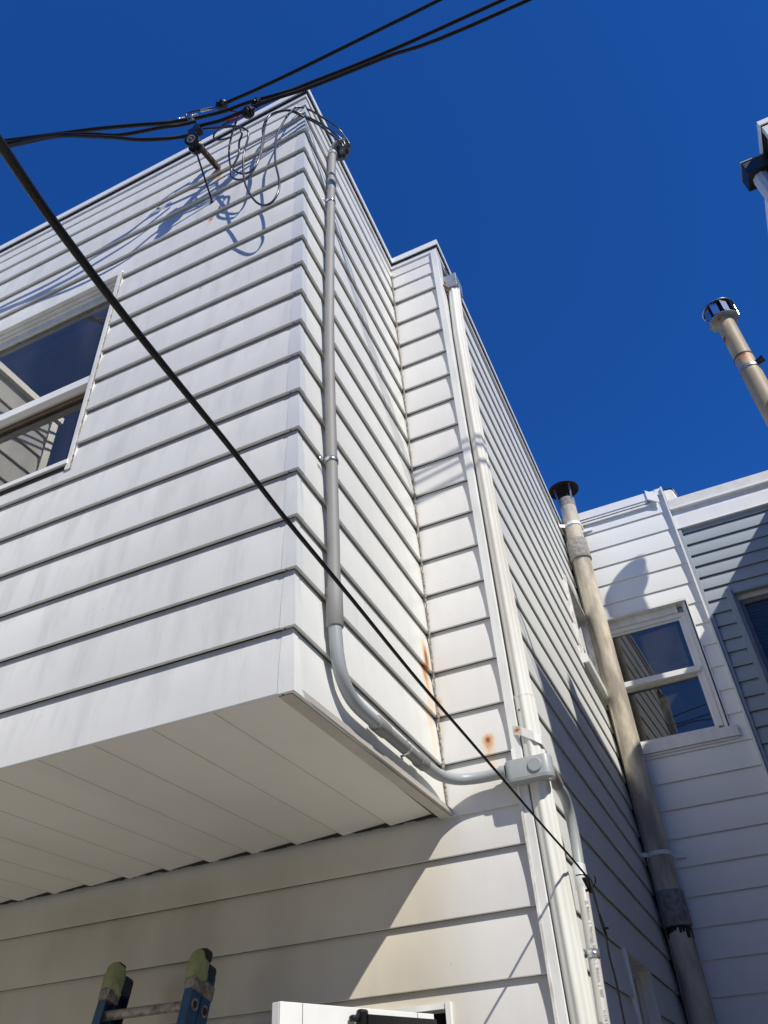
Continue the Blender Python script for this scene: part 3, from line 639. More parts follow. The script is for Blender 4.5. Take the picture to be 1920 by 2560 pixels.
# conduit body at the corner, its rear stub, bend and lower run
cb = MB(); N = 10; r0 = .019; rings = []
bx0, bx1, by0, by1 = .236, .416, 1.152, 1.2255
def rrect(z, g=0):
    pts = []
    for cx, cy, a0 in ((bx1-.03, by0+.03, -90), (bx1-.03, by1-.03, 0), (bx0+.03, by1-.03, 90), (bx0+.03, by0+.03, 180)):
        for k in range(6): a = R(a0+90*k/5); pts.append((cx+(.03-g)*math.cos(a), cy+(.03-g)*math.sin(a), z))
    return pts
m = MB(); rings = [m.ring(rrect(z, g)) for z, g in ((2.6145, 0), (2.681, .0008), (2.686, .003))]; m.skin(rings); bd = m.build('conduit_body', M['pvcnew'], cond)
m = MB(); rings = [m.ring(rrect(z, g)) for z, g in ((2.605, .0006), (2.6135, -.0008))]; m.skin(rings); cv = m.build('cover', M['pvcnew'], bd)
m = MB(); m.lathe((.262, 1.187, 2.6045), (0, 0, -1), [(.004, 0), (.004, .002)], 8); m.lathe((.396, 1.187, 2.6045), (0, 0, -1), [(.006, 0), (.006, .0025)], 10); m.build('screw', M['zinc'], bd)
m = MB(); m.lathe((.356, 1.1522, 2.650), (0, -1, 0), [(.027, 0), (.0265, .004), (.024, .006)], 28); m.build('knockout_disc', M['pvcnew'], bd)
m = MB(); m.tube([(.212, 1.186, 2.657), (.216, 1.186, 2.657), (.2355, 1.186, 2.657)], [.0235, .0262, .0268], 24); m.build('hub', M['pvcnew'], bd)
m = MB(); m.tube([(.388, 1.226, 2.650), (.383, 1.30, 2.650), (.374, 1.41, 2.652)], [.0252, .0252, .0245], 20); m.build('hub', M['pvcdark'], bd)
e3 = [(.372, 1.37, 2.652), (.368, 1.50, 2.655), (.362, 1.585, 2.645), (.358, 1.632, 2.612), (.356, 1.650, 2.555), (.355, 1.650, 2.48), (.354, 1.636, 2.41), (.353, 1.622, 2.36)]
m = MB(); m.tube(crom(e3, 6), PR, 20); m.build('elbow', M['pvcnew'], cond)
m = MB(); m.tube([(.353, 1.630, 2.405), (.353, 1.6295, 2.403), (.353, 1.618, 2.315), (.353, 1.618, 2.312)], [PR+.0008, .0262, .0262, .0235], 22); m.build('coupling', plain('pale_pvc', (.60, .61, .61), .35), cond)
lowpath = lambda z: (.353, 1.622+(z-2.36)*.215)
m = MB(); m.tube([(.353, 1.622, 2.36), (.353, 1.563, 2.06), (.353, 1.51, 1.84), (.353, 1.40, 1.2), (.353, 1.35, .1)], PR, 20); m.build('pipe', plain('pale_grey_pvc', (.50, .49, .46), .38, 0, .12, 20, (1,1,.3)), cond)
strap((.353, 1.568, 2.085), (0, -.2, -1), (1, -.3, 0), foot=.018, w=.03)
wrap_text('\u25b3 Atkore  |  Heritage Plastics  |  Atkore  |  007        1-1/4 PVC SCHEDULE 40 PVC 1-1/4', .0165, 0, 0, PR, 2.268, R(-56), cond, path=lowpath)
# small print running down the first elbow
cu = bpy.data.curves.new('print', 'FONT'); cu.body = 'C-2110221   - F-118-M   ELBOW 90 PVC 1-1/4'; cu.size = .0105; cu.align_y = 'CENTER'; cu.resolution_u = 2
to = bpy.data.objects.new('print', cu); COL.objects.link(to); bpy.context.view_layer.update()
me = bpy.data.meshes.new_from_object(to.evaluated_get(bpy.context.evaluated_depsgraph_get())); bpy.data.objects.remove(to, do_unlink=True)
E1 = crom(e1, 12); cum = [0]
for a, c in zip(E1, E1[1:]): cum.append(cum[-1]+(c-a).length)
off = root_off(cond)
for v in me.vertices:
    s = min(v.co.x+.045, cum[-1]-.001); i = max(k for k in range(len(cum)-1) if cum[k] <= s); t = (s-cum[i])/(cum[i+1]-cum[i])
    p = E1[i].lerp(E1[i+1], t); tg = (E1[min(i+2, len(E1)-1)]-E1[max(i-1, 0)]).normalized()
    o_ = Vector((1, 0, 0)); o_ = (o_-tg*o_.dot(tg)).normalized(); sd = tg.cross(o_); a = v.co.y/PR - .25
    v.co = p+(o_*math.cos(a)+sd*math.sin(a))*(PR+.0006) - off
me.materials.clear(); me.materials.append(M['ink']); to = bpy.data.objects.new('printed_text', me); COL.objects.link(to); to.parent = el; to.location = (0, 0, 0)

# ================================================================= RAIN DOWNSPOUT
ds = thing('downspout', 'cream fluted downspout under a grey leader box at the corner of the house', 'downspout', (.355, 1.18, 0))
fl_ = lambda t: 1+.055*math.cos(t*2*math.pi*8)
m = MB(); m.tube([(.350, 1.330, 5.83), (.348, 1.310, 5.65), (.345, 1.275, 5.3), (.343, 1.255, 4.6), (.342, 1.246, 3.6), (.342, 1.243, 2.93)], .0365, 48, prof=fl_); m.build('pipe', M['down'], ds)
m = MB(); m.tube([(.342, 1.243, 2.955), (.342, 1.243, 2.0), (.342, 1.245, 1.2), (.342, 1.245, .05)], .0410, 48, prof=fl_); m.build('lower_pipe', M['down'], ds)
m = MB(); m.hexa([(.306, 1.280, 5.805), (.386, 1.280, 5.805), (.386, 1.400, 5.805), (.306, 1.400, 5.805), (.306, 1.276, 5.925), (.390, 1.276, 5.925), (.390, 1.404, 5.925), (.306, 1.404, 5.925)]); m.build('leader_box', M['galv'], ds, .002)
m = MB(); m.tube([(.34, 1.33, 5.92), (.31, 1.32, 6.00), (.30, 1.32, 6.07)], .022, 12); m.build('outlet_flashing', M['tarry'], ds)
m = MB()
for k in range(16): a = R(k*40); m.obox((.312+.010*math.cos(a*1.7), 1.278+.02*math.sin(a), 5.81+.004*k-.03), (math.cos(a), math.sin(a), .5), (-math.sin(a), math.cos(a), 0), (0, .3, 1), .018, .009, .006)
m.build('debris', plain('dry_debris', (.40, .27, .17), .9, 0, .5, 60), ds)
# strap: flat band with one raised end
def band(z, nm):
    pts = [(.284, 1.2125, z+.022), (.300, 1.2060, z+.014), (.318, 1.1975, z+.006), (.364, 1.1975, z-.026), (.385, 1.213, z-.038), (.389, 1.255, z-.050), (.378, 1.30, z-.066)]
    P = [Vector(p) for p in pts]; m = MB(); m_r = []
    for a, c in zip(P, P[1:]): m.quad(a+Vector((0,0,-.019)), c+Vector((0,0,-.019)), c+Vector((0,0,.019)), a+Vector((0,0,.019)), False)
    o = m.build(nm, siding_mat('strap_metal', (.74,.73,.70), (.76,.75,.72), spots=[(.300, z+.014, .02, .02, .02, .9)], bump=.1), ds, split=True)
    md = o.modifiers.new('t', 'SOLIDIFY'); md.thickness = .0018; return o
band(2.800, 'strap')
m = MB(); m.lathe((.322, 1.2085, 2.896), (-.4, -1, 0), [(.004, 0), (.0035, .003)], 8); m.build('screw', M['rusty'], ds)
m = MB(); m.tube([(.342, 1.243, 2.952), (.342, 1.243, 2.960)], .0417, 48, prof=fl_); m.build('joint', M['trim'], ds)

# ================================================================= VENT PIPES
v1 = thing('vent_pipe', 'beige weathered vent pipe with a rusted conical cap in the corner of the passage', 'vent pipe', (.385, 4.62, 0))
VX, VY = .386, 4.62
m = MB(); m.tube([(VX, VY, 0.02), (VX, VY, 2.0), (VX, VY, 4.0), (VX+.004, VY, 5.9)], .083, 32); m.build('pipe', M['transite'], v1)
m = MB(); m.tube([(VX+.004, VY, 5.90), (VX+.008, VY, 6.43)], .0765, 32); m.build('upper_pipe', M['transite'], v1)
m = MB(); m.tube([(VX, VY, 5.735), (VX, VY, 5.74), (VX, VY, 5.96), (VX, VY, 5.97)], [.090, .099, .096, .084], 32); m.build('collar', M['collar'], v1)
m = MB(); m.tube([(VX, VY, 2.64), (VX, VY, 2.645), (VX, VY, 2.86), (VX, VY, 2.87)], [.092, .0985, .096, .085], 32); m.build('collar', M['collar'], v1)
m = MB()
for k in range(26):
    a = R(-175+k*7.5); L = random.uniform(.012, .05)+(.05 if k in (3, 17, 18, 22, 23) else 0)
    m.obox((VX+.0845*math.cos(a), VY+.0845*math.sin(a), 2.642-L/2), (-math.sin(a), math.cos(a), 0), (math.cos(a), math.sin(a), 0), (0, 0, 1), random.uniform(.010, .022), .003, L)
m.build('tar_drips', M['tarry'], v1)
m = MB(); m.tube([(VX+.008, VY, 6.38), (VX+.008, VY, 6.475)], .0785, 32); m.build('collar', M['collar'], v1)
m = MB(); rings = [m.ring([(VX+.01+math.cos(2*math.pi*k/36)*r*(1+.012*math.sin(5*k)), VY-.01+math.sin(2*math.pi*k/36)*r, 6.60+z) for k in range(36)]) for r, z in ((.150, 0), (.152, .004), (.10, .045), (.05, .075), (.004, .09))]
m.skin(rings, True, True, False); o = m.build('cap', M['cap'], v1, split=True); md = o.modifiers.new('t', 'SOLIDIFY'); md.thickness = .003
for a in (200, 320, 80):
    m = MB(); q = Vector((math.cos(R(a)), math.sin(R(a)), 0)); m.hexa([Vector((VX+.009, VY, 6.44))+q*.079+Vector(d) for d in ((-.008,-.002,0),(.008,-.002,0),(.008,.002,0),(-.008,.002,0))]+[Vector((VX+.01, VY-.01, 6.63))+q*.095+Vector(d) for d in ((-.008,-.002,0),(.008,-.002,0),(.008,.002,0),(-.008,.002,0))]); m.build('cap_strut', M['galv'], v1)
def vstrap(z, x, y, r, parent, legs, mat, h=.034):
    m = MB(); pts = legs[0] + [(x+r*math.cos(R(a)), y+r*math.sin(R(a))) for a in legs[1]] + legs[2]
    for a, c in zip(pts, pts[1:]): m.quad((a[0], a[1], z-h/2), (c[0], c[1], z-h/2), (c[0], c[1], z+h/2), (a[0], a[1], z+h/2), False)
    o = m.build('strap', mat, parent, split=True); md = o.modifiers.new('t', 'SOLIDIFY'); md.thickness = .003; md.offset = 1; return o
vstrap(6.145, VX+.006, VY, .0795, v1, ([(.276, 4.50), (.278, 4.545)], list(range(215, 371, 12)), [(VX+.092, 4.735), (.56, 4.742)]), M['white'])
vstrap(3.115, VX, VY, .086, v1, ([(.274, 4.50), (.276, 4.54)], list(range(215, 371, 12)), [(VX+.094, 4.735), (.56, 4.742)]), M['white'], .03)
v2 = thing('vent_pipe', 'rust stained vent pipe with a bright slotted metal cap against the sky', 'vent pipe', (2.2, 3.64, 0))
X2, Y2 = 2.215, 3.64
tm = siding_mat('stained_vent', (.46, .39, .24), (.34, .26, .15), spots=[(X2-.075, 6.88, .04, .06, .30, 1), (X2-.04, 7.1, .05, .03, .22, .8), (X2, 6.59, .07, .02, .22, .9)], streak=.3, rough=.6)
m = MB(); m.tube([(X2, Y2, .02), (X2, Y2, 6.42)], .080, 32); m.build('pipe', tm, v2)
m = MB(); m.tube([(X2, Y2, 6.42), (X2, Y2, 7.13)], .0755, 32); m.build('upper_pipe', tm, v2)
m = MB(); m.tube([(X2, Y2, 6.600), (X2, Y2, 6.612)], .079, 32); m.build('rust_ring', M['rusty'], v2)
m = MB(); m.tube([(X2, Y2, 6.44), (X2, Y2, 6.47)], .083, 32); m.build('band', M['galv'], v2)
m = MB(); m.tube([(X2+.03, Y2-.03, 6.47), (X2+.12, Y2-.06, 6.48)], [.02, .035], 12); m.build('bracket', M['tarry'], v2)
m = MB(); m.lathe((X2, Y2, 7.105), (0, 0, 1), [(.078, 0), (.124, .004), (.126, .010), (.10, .016), (.078, .016)], 36); cp = m.build('cap', M['galv'], v2)
m = MB()
for k in range(9):
    a = R(k*40+8); m.obox((X2+.124*math.cos(a), Y2+.124*math.sin(a), 7.190), (-math.sin(a+.25), math.cos(a+.25), 0), (math.cos(a+.25), math.sin(a+.25), 0), (0, 0, 1), .058, .002, .14)
m.build('slotted_ring', M['chrome'], cp)
m = MB(); m.lathe((X2, Y2, 7.12), (0, 0, 1), [(.085, 0), (.085, .14)], 24); m.build('core', M['darkgap'], cp)
m = MB(); m.lathe((X2, Y2, 7.262), (0, 0, 1), [(.137, 0), (.141, .002), (.140, .012), (.10, .024), (.01, .028)], 36); m.build('lid', M['chrome'], cp)
m = MB(); m.lathe((X2, Y2, 7.2605), (0, 0, -1), [(.134, 0), (.134, .001)], 36); m.build('lid_underside', M['darkgap'], cp)

# ================================================================= CABLE BRACKET ON THE BAY
br = thing('cable_bracket', 'rusty bracket with a black spool insulator holding the cables on the bay front', 'bracket', (-.55, 0, 5.83))
T = Vector((-.562, -.195, 5.800)); Bp = Vector((-.548, .008, 5.842))
m = MB(); ax = (T-Bp).normalized(); s1 = Vector((1, 0, 0)); s2 = ax.cross(s1).normalized()
m.obox((T+Bp)/2+s2*.0, ax, s1, s2, (T-Bp).length, .034, .007); m.obox((T+Bp)/2+s1*.015+s2*(-.014), ax, s1, s2, (T-Bp).length-.002, .005, .034); m.build('arm', M['rusty'], br)
m = MB()
for k in range(9): a = R(k*40); m.obox(Bp+Vector((.022*math.cos(a), .001, .026*math.sin(a))), (math.cos(a), 0, math.sin(a)), (0, 1, 0), (-math.sin(a), 0, math.cos(a)), .02, .012, .016)
m.build('sealant', M['caulk'], br)
m = MB(); m.lathe(T+Vector((-.0, -.006, -.03)), (.15, -.9, -.35), [(.018, -.045), (.040, -.043), (.041, -.022), (.026, -.012), (.026, .004), (.041, .012), (.040, .026), (.022, .028)], 28); sp = m.build('spool_insulator', M['tape'], br)
m = MB(); m.lathe(T+Vector((-.0, -.006, -.03)), (.15, -.9, -.35), [(.024, .0281), (.024, .030), (.019, .0302), (.019, .0281)], 24); m.lathe(T+Vector((-.0, -.006, -.03)), (.15, -.9, -.35), [(.006, .028), (.006, .036)], 10); m.build('washer', M['bracketalu'], sp)
m = MB(); m.obox(T+Vector((-.004, -.012, .052)), (1, 0, 0), (0, 1, 0), (0, 0, 1), .066, .034, .118); m.obox(T+Vector((.022, -.012, .085)), (1, 0, .3), (0, 1, 0), (-.3, 0, 1), .034, .04, .085); m.build('clevis', M['tape'], br, .006)
m = MB(); m.tube([T+Vector((.004, -.018, -.035)), (-.556, .004, 5.495)], .0052, 10); m.build('brace_rod', M['tape'], br)
m = MB(); m.lathe((-.556, .006, 5.493), (0, -1, .3), [(.013, 0), (.012, .006), (.006, .012)], 12); m.build('brace_foot', M['rusty'], br)
for a, c in ((Vector((-0.6797, -0.2250, 6.0949)), Vector((-0.6426, -0.2210, 6.0763))), (Vector((-0.5967, -0.2140, 6.0745)), Vector((-0.5639, -0.2100, 6.0648)))):
    ax_ = (c-a).normalized(); pts = []; u_ = ax_.cross(Vector((0, 0, 1))).normalized(); v_ = ax_.cross(u_)
    for k in range(49): t = k/48; pts.append(a.lerp(c, t)+(u_*math.cos(t*2*math.pi*4)+v_*math.sin(t*2*math.pi*4))*.0125)
    m = MB(); m.tube(pts, .0026, 6); m.build('preformed_grip', M['alu'], br)

# ================================================================= CABLES
def cable(name, pts, r, label, mat=None, group=None, n=6, cat='cable', seg=10):
    m = MB(); m.tube(crom(pts, n), r, seg); L = pts[0]
    o = m.build(name, mat or M['cable'], None); tag(o, label, cat, group); return o
g1 = 'overhead cables that leave the bracket to the right'
c1_ = cable('overhead_cable', [(-0.4214, -0.1700, 6.1632), (-0.2235, -0.1600, 6.1510), (0.0674, -0.1400, 6.1733), (0.5376, -0.1100, 6.2234), (0.8673, -0.0900, 6.2567), (2.467,.01,6.46), (7.27,.31,7.1)], .0095, 'single upper black cable crossing the sky at the top', group=g1)
c2_ = cable('overhead_cable', [(-0.5810, -0.2100, 6.0524), (-0.5352, -0.2050, 6.0368), (-0.3989, -0.1900, 5.9993), (-0.2595, -0.1700, 6.0065), (-0.0770, -0.1400, 5.9890), (0.0957, -0.1000, 6.0372), (0.5022, -0.0550, 6.0533), (1.1469, 0.0000, 6.1071), (4.3,.3,6.50)], .0098, 'upper cable of the twisted pair that passes above the roof corner', group=g1)
c3_ = cable('overhead_cable', [(-0.5640, -0.2100, 5.9305), (-0.5147, -0.2050, 5.9209), (-0.3896, -0.1900, 5.8944), (-0.2075, -0.1650, 5.9249), (-0.0757, -0.1400, 5.9483), (0.0959, -0.1000, 5.9818), (0.4975, -0.0500, 6.0135), (1.2600, 0.0200, 6.0089), (4.7,.3,6.42)], .0098, 'lower cable of the twisted pair that passes above the roof corner', group=g1)
g2_ = 'cables from the bracket to the left edge'
cable('service_cable', [(-0.6186, -0.2200, 6.0498), (-0.6856, -0.2400, 6.0607), (-0.7548, -0.2700, 6.0440), (-0.8858, -0.3100, 6.0724), (-1.1060, -0.3800, 6.1029), (-1.4106, -0.4400, 6.2032), (-1.7618, -0.5200, 6.2952), (-2.2151, -0.6200, 6.4293), (-2.3,-1.3,6.75), (-3.5,-4.5,7.0)], .0112, 'uppermost of the black cables between the bracket and the left edge', group=g2_)
cable('service_cable', [(-0.5675, -0.2100, 6.0053), (-0.6452, -0.2400, 5.9780), (-0.7339, -0.2800, 5.9560), (-0.9687, -0.3400, 5.9736), (-1.1344, -0.3900, 6.0432), (-1.3875, -0.4500, 6.1521), (-1.7829, -0.5000, 6.2978), (-2.2353, -0.6000, 6.4240), (-2.3,-1.3,6.65), (-3.5,-4.5,6.9)], .0102, 'black cable with taped joints running through the middle of the left bundle', group=g2_)
cable('service_cable', [(-0.5786, -0.2200, 5.8321), (-0.6185, -0.2350, 5.8271), (-0.7100, -0.2800, 5.7995), (-0.8353, -0.3200, 5.8311), (-0.9710, -0.3600, 5.9046), (-1.1262, -0.3900, 6.0069), (-1.3781, -0.4400, 6.1480), (-1.7946, -0.4900, 6.3024), (-2.2755, -0.5800, 6.4663), (-2.3,-1.35,6.6), (-3.5,-4.5,6.85)], .0105, 'lowest black cable between the bracket and the left edge', group=g2_)
def splice(p, size, label, seed):
    random.seed(seed); m = MB(); p = Vector(p); rings = []
    ax = Vector((.9, .1, .35)).normalized(); u = ax.cross(Vector((0, 1, 0))).normalized(); v = ax.cross(u)
    for i in range(9):
        t = i/8-.5; rr = size*(.35+.75*math.cos(t*math.pi)**.6) if abs(t) < .5 else size*.35
        rings.append(m.ring([p+ax*t*size*2.6+(u*math.cos(2*math.pi*k/10)+v*math.sin(2*math.pi*k/10))*rr*random.uniform(.72, 1.2) for k in range(10)]))
    m.skin(rings, True, False, True)
    tip = p+Vector((random.uniform(-.01, .0), 0, size*1.35)); m.hexa([p+Vector(d)*size*.7 for d in ((-1,-.6,0),(.6,-.6,0),(.6,.6,0),(-1,.6,0))]+[tip+Vector(d)*size*.2 for d in ((-1,-.6,0),(.6,-.6,0),(.6,.6,0),(-1,.6,0))])
    o = m.build('taped_splice', M['tape'], None); tag(o, label, 'splice', 'taped cable splices'); return o
splice((-0.4346, -0.1750, 6.1409), .027, 'leftmost lump of black tape on the single upper cable', 1)
splice((-0.2529, -0.1650, 5.8945), .029, 'lump of black tape hanging below the twisted pair', 2)
splice((-0.2118, -0.1550, 5.9795), .024, 'rightmost lump of black tape on the twisted pair', 3)
m = MB(); m.tube([(-0.5587, -0.2000, 6.1445), (-0.4915, -0.1850, 6.1428)], .0085, 12); tag(m.build('metal_sleeve', M['alu'], None), 'bright aluminium sleeve left of the leftmost taped splice', 'sleeve')
m = MB(); m.tube(crom([(-0.3754, -0.1850, 5.8671), (-0.3329, -0.1800, 5.8588), (-0.2850, -0.1700, 5.8644)], 4), .0055, 10); tag(m.build('red_sleeve', M['red'], None), 'red sleeve on the wire below the splices', 'sleeve')
# grey black wires looping from the splices to the weatherhead
z3 = None
wg = 'wires looping to the weatherhead'
cable('service_wire', [(-0.5852, -0.2000, 6.0965), (-0.6262, -0.2150, 6.0821), (-0.6401, -0.2200, 6.1350), (-0.6082, -0.2150, 6.1533), (-0.5569, -0.2000, 6.1527), (-0.4651, -0.1850, 6.1160), (-0.3565, -0.1750, 5.9877), (-0.3200, -0.1650, 5.9571), (-0.3334, -0.1500, 5.9389), (-0.3790, -0.1200, 5.8830), (-0.4126, -0.0900, 5.7755), (-0.4015, -0.0800, 5.6220), (-0.3661, -0.0800, 5.5154), (-0.3083, -0.0850, 5.4242), (-0.2492, -0.0900, 5.3928), (-0.2157, -0.0900, 5.4569), (-0.2048, -0.0900, 5.6070), (-0.1955, -0.0900, 5.7573), (-0.1918, -0.0800, 5.9124), (-0.1658, -0.0700, 5.9836), (-0.1114, -0.0600, 5.9836), (-0.0605, -0.0400, 5.9785), (-0.0089, 0.0100, 5.9667), (0.0368, 0.1000, 6.0117), (0.0731, 0.2000, 6.0573), (0.1055, 0.2500, 6.0263), (0.1089, 0.2620, 5.9980)], .0055, 'leftmost grey wire loop that hangs from the splices below the bracket', M['wire'], wg, 5)
cable('service_wire', [(-0.5060, -0.2000, 5.8803), (-0.4131, -0.1850, 5.8388), (-0.3275, -0.1600, 5.8148), (-0.2985, -0.1400, 5.7489), (-0.3254, -0.1200, 5.7055), (-0.3348, -0.1000, 5.6249), (-0.3636, -0.0900, 5.5665), (-0.3826, -0.0850, 5.5209), (-0.3717, -0.0850, 5.4460), (-0.3288, -0.0850, 5.3815), (-0.2753, -0.0850, 5.3521), (-0.2333, -0.0850, 5.4241), (-0.2102, -0.0850, 5.5149), (-0.1971, -0.0850, 5.6792), (-0.2089, -0.0850, 5.8164), (-0.1870, -0.0750, 5.9607), (-0.1241, -0.0600, 5.9866), (-0.0731, -0.0400, 5.9864), (-0.0087, 0.0100, 5.9473), (0.0295, 0.0900, 5.9843), (0.0650, 0.1900, 6.0166), (0.0923, 0.2450, 6.0051), (0.0994, 0.2600, 5.9840)], .0055, 'middle grey wire loop, caught inside the other two', M['wire'], wg, 5)
cable('service_wire', [(-0.5140, -0.2000, 5.8833), (-0.4094, -0.1850, 5.8261), (-0.3148, -0.1650, 5.7880), (-0.2611, -0.1500, 5.7252), (-0.2543, -0.1400, 5.6713), (-0.2841, -0.1200, 5.5678), (-0.2906, -0.1100, 5.4665), (-0.2789, -0.1000, 5.3059), (-0.2421, -0.1000, 5.1610), (-0.1949, -0.1000, 5.0353), (-0.1462, -0.1000, 4.9682), (-0.1018, -0.1000, 4.9714), (-0.0748, -0.1000, 5.0457), (-0.0788, -0.1000, 5.1596), (-0.1092, -0.0900, 5.3428), (-0.1209, -0.0850, 5.5098), (-0.1222, -0.0800, 5.6493), (-0.1016, -0.0700, 5.7837), (-0.0733, -0.0500, 5.9274), (-0.0470, -0.0300, 6.0149), (-0.0211, -0.0100, 6.0402), (0.0113, 0.0400, 6.0719), (0.0542, 0.1300, 6.1040), (0.0923, 0.2200, 6.1273), (0.1238, 0.2600, 6.0428), (0.1304, 0.2750, 6.0027), (0.1073, 0.2850, 5.9949)], .0055, 'longest grey wire loop with the lowest sag on the bay front', M['wire'], wg, 5)
cable('service_wire', [(-0.2850, -0.1700, 5.8644), (-0.3321, -0.1800, 5.8487), (-0.3810, -0.1850, 5.8447), (-0.4304, -0.1700, 5.8620), (-0.4749, -0.1500, 5.8926), (-0.4884, -0.1400, 5.8830), (-0.4747, -0.1300, 5.8570), (-0.4424, -0.1200, 5.8506), (-0.3876, -0.1100, 5.8458)], .0048, 'short grey wire with a red sleeve curling over the roof edge', M['wire'], wg, 5)

# the guy cable close to the lens and the drop down the passage wall
gc = cable('guy_cable', [(0.7023, -1.5818, 2.0557), (0.6673, -1.5311, 2.1086), (0.6315, -1.4529, 2.1535), (0.5843, -1.3025, 2.2138), (0.5298, -1.0751, 2.2861), (0.4938, -0.8876, 2.3252), (0.4584, -0.5853, 2.3603), (0.4241, -0.1884, 2.3833), (0.4105, 0.2677, 2.3799), (0.4086, 0.7919, 2.3519), (0.4139, 1.2074, 2.3243), (0.4153, 1.4034, 2.3075)], .0038, 'thick black cable that slants across the whole picture down to the passage wall', n=5, seg=12)
cl = thing('cable_clamp', 'black wedge clamp at the lower end of the slanting cable', 'clamp', (0.4162, 1.4138, 2.2960))
m = MB(); m.tube([(0.4161, 1.4018, 2.3098), (0.4192, 1.4203, 2.2901), (0.4177, 1.4278, 2.2650)], [.006, .011, .007], 10); m.obox((0.4109, 1.4235, 2.2826), (.2, .5, -.8), (1, 0, 0), (0, .8, .5), .055, .016, .012); m.build('wedge', M['tape'], cl)
m = MB(); m.tube(crom([(0.4158, 1.4388, 2.2674), (0.4320, 1.4331, 2.2813), (0.4411, 1.4253, 2.2945), (0.4416, 1.4154, 2.3059)], 4), .0022, 8); m.tube(crom([(0.3903, 1.3428, 2.3016), (0.4066, 1.3718, 2.3078), (0.4170, 1.4062, 2.3051)], 4), .0022, 8); m.tube([(0.4036, 1.4104, 2.2624), (0.4145, 1.4352, 2.2709)], .005, 8); m.build('bail_wire', M['tape'], cl)
cable('drop_cable', [(0.4232, 1.4130, 2.3002), (0.4268, 1.4081, 2.2599), (0.4304, 1.4160, 2.1891), (0.4383, 1.4118, 2.1341), (0.4362, 1.4140, 2.0513), (0.4378, 1.4301, 1.9702), (0.4342, 1.4432, 1.8585), (.47,1.62,1.2), (.46,1.6,.1)], [.0034]*48, 'thin black cable dropping down the shaded passage wall', n=6)  if False else cable('drop_cable', [(0.4232, 1.4130, 2.3002), (0.4268, 1.4081, 2.2599), (0.4304, 1.4160, 2.1891), (0.4383, 1.4118, 2.1341), (0.4362, 1.4140, 2.0513), (0.4378, 1.4301, 1.9702), (0.4342, 1.4432, 1.8585), (0.4323, 1.4553, 1.6694)], .0036, 'thin black cable dropping down the shaded passage wall')
m = MB(); m.tube([(0.4319, 1.4085, 2.1825), (0.4351, 1.4109, 2.1494), (0.4406, 1.4152, 2.0996)], [.005, .0062, .005], 10); m.obox((0.4486, 1.4023, 2.1338), (1,0,0), (0,1,0), (0,0,1), .012, .01, .006); tag(m.build('cable_tie_lug', M['tape'], None), 'black lug fixed halfway down the thin drop cable', 'lug')

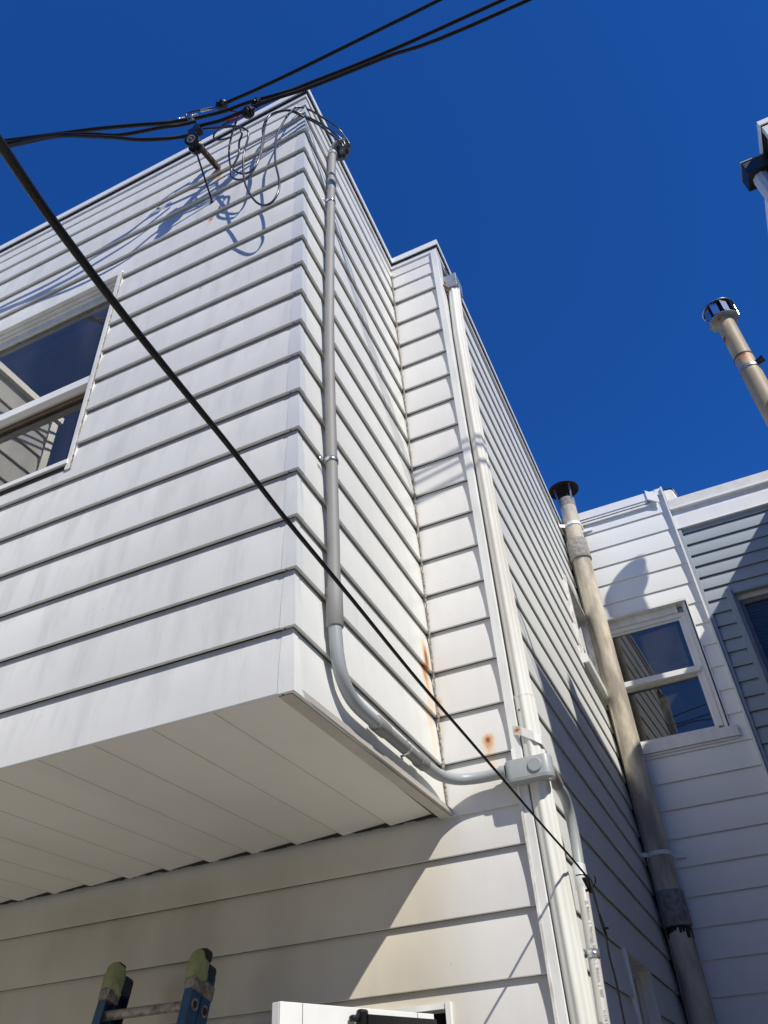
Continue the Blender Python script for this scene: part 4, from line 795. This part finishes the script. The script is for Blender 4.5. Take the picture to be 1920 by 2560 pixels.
# ================================================================= LADDER
ld = thing('extension_ladder', 'blue extension ladder leaning on the shaded wall with taped rail tops', 'ladder', (-1.22, .6, 0))
dn = Vector((0, -.27, -1)).normalized(); sd = Vector((1, 0, 0)); fr_ = dn.cross(sd).normalized()
M['channel'] = plain('blue_channel', (.010, .085, .20), .45, 0, .4, 14, (1,1,.3), col2=(.05,.075,.10))
def rail(px_, top, sgn):
    # two sections of C shaped rail, the front one nearer the viewer; sgn = outer side
    c = Vector((px_, 1.045, top)); L = top/abs(dn.z)-.06
    for q, off_, cut in (('rail', .0, 0.0), ('fly_rail', -.064, .02)):
        mid = c+fr_*off_+dn*(L/2+cut); m = MB()
        m.obox(mid+sd*sgn*.016, dn, sd, fr_, L-cut, .006, .058); m.obox(mid+fr_*.026, dn, sd, fr_, L-cut-.002, .034, .006); m.obox(mid-fr_*.026, dn, sd, fr_, L-cut-.002, .034, .006)
        o = m.build(q, M['ladderdark'] if (q == 'fly_rail' and sgn < 0) else M['channel'], ld, .0015)  # left fly rail gets a darker colour, its shade painted in
        if q == 'rail': front = o
    m = MB(); m.obox(c-fr_*.065+dn*.028, dn, sd, fr_, .070, .040, .062); m.build('end_cap', M['ladderdark'], ld, .014)
    m = MB(); m.obox(c+dn*.082, dn, sd, fr_, .046, .044, .066)
    if sgn > 0: m.obox(c+dn*.086-fr_*.032+sd*.021, dn, sd, fr_, .048, .006, .124)
    m.build('end_bracket', M['bracketalu'], ld, .002)
    random.seed(11 if sgn < 0 else 23); m = MB(); rings = []
    for h, rx, ry in ((.066, .027, .038), (.052, .030, .040), (.032, .030, .039), (.010, .029, .038), (-.012, .026, .034), (-.026, .018, .026), (-.032, .006, .010)):
        rings.append(m.ring([c+fr_*.002+dn*h+sd*(rx*(abs(math.cos(a))**.6)*math.copysign(1, math.cos(a))*random.uniform(.93, 1.07))+fr_*(ry*(abs(math.sin(a))**.6)*math.copysign(1, math.sin(a))*random.uniform(.93, 1.07))+dn*(random.uniform(-.006, .010) if h > .06 else 0) for a in [2*math.pi*(k+.5)/18 for k in range(18)]]))
    m.skin(rings, True, True, True)
    if sgn < 0: m.hexa([c+Vector(d) for d in ((.030,-.03,-.075),(.055,-.03,-.085),(.055,-.02,-.085),(.030,-.02,-.075),(.028,-.03,-.035),(.040,-.03,-.05),(.040,-.02,-.05),(.028,-.02,-.035))])
    pad = m.build('taped_pad', M['masking'], front)
    m = MB(); m.obox(c+dn*(-.018)-fr_*.012+sd*.006, dn, sd, fr_, .044, .048, .052) if sgn > 0 else m.obox(c+dn*(-.024)-fr_*.004, dn, sd, fr_, .018, .038, .048)
    m.build('bare_end', M['darkgap'], front, .012)
    return c
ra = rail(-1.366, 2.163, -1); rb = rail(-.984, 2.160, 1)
for k in range(7):
    q = .150+k*.305; m = MB(); m.tube([ra+dn*q, rb+dn*q], .0165, 8); m.build('rung', M['bracketalu'], ld)
for off_ in (0, -.064):
    m = MB(); cc = rb+dn*.150+fr_*off_+sd*.0195
    m.lathe(cc, (1, 0, 0), [(.0165, -.001), (.0200, .0015), (.0200, .003), (.0130, .0035), (.0130, -.001)], 22); o = m.build('rung_ferrule', M['bracketalu'], ld)
    m = MB(); m.lathe(cc, (1, 0, 0), [(.0128, .0005), (.0128, .0012)], 20); m.build('rung_hole', M['darkgap'], o)
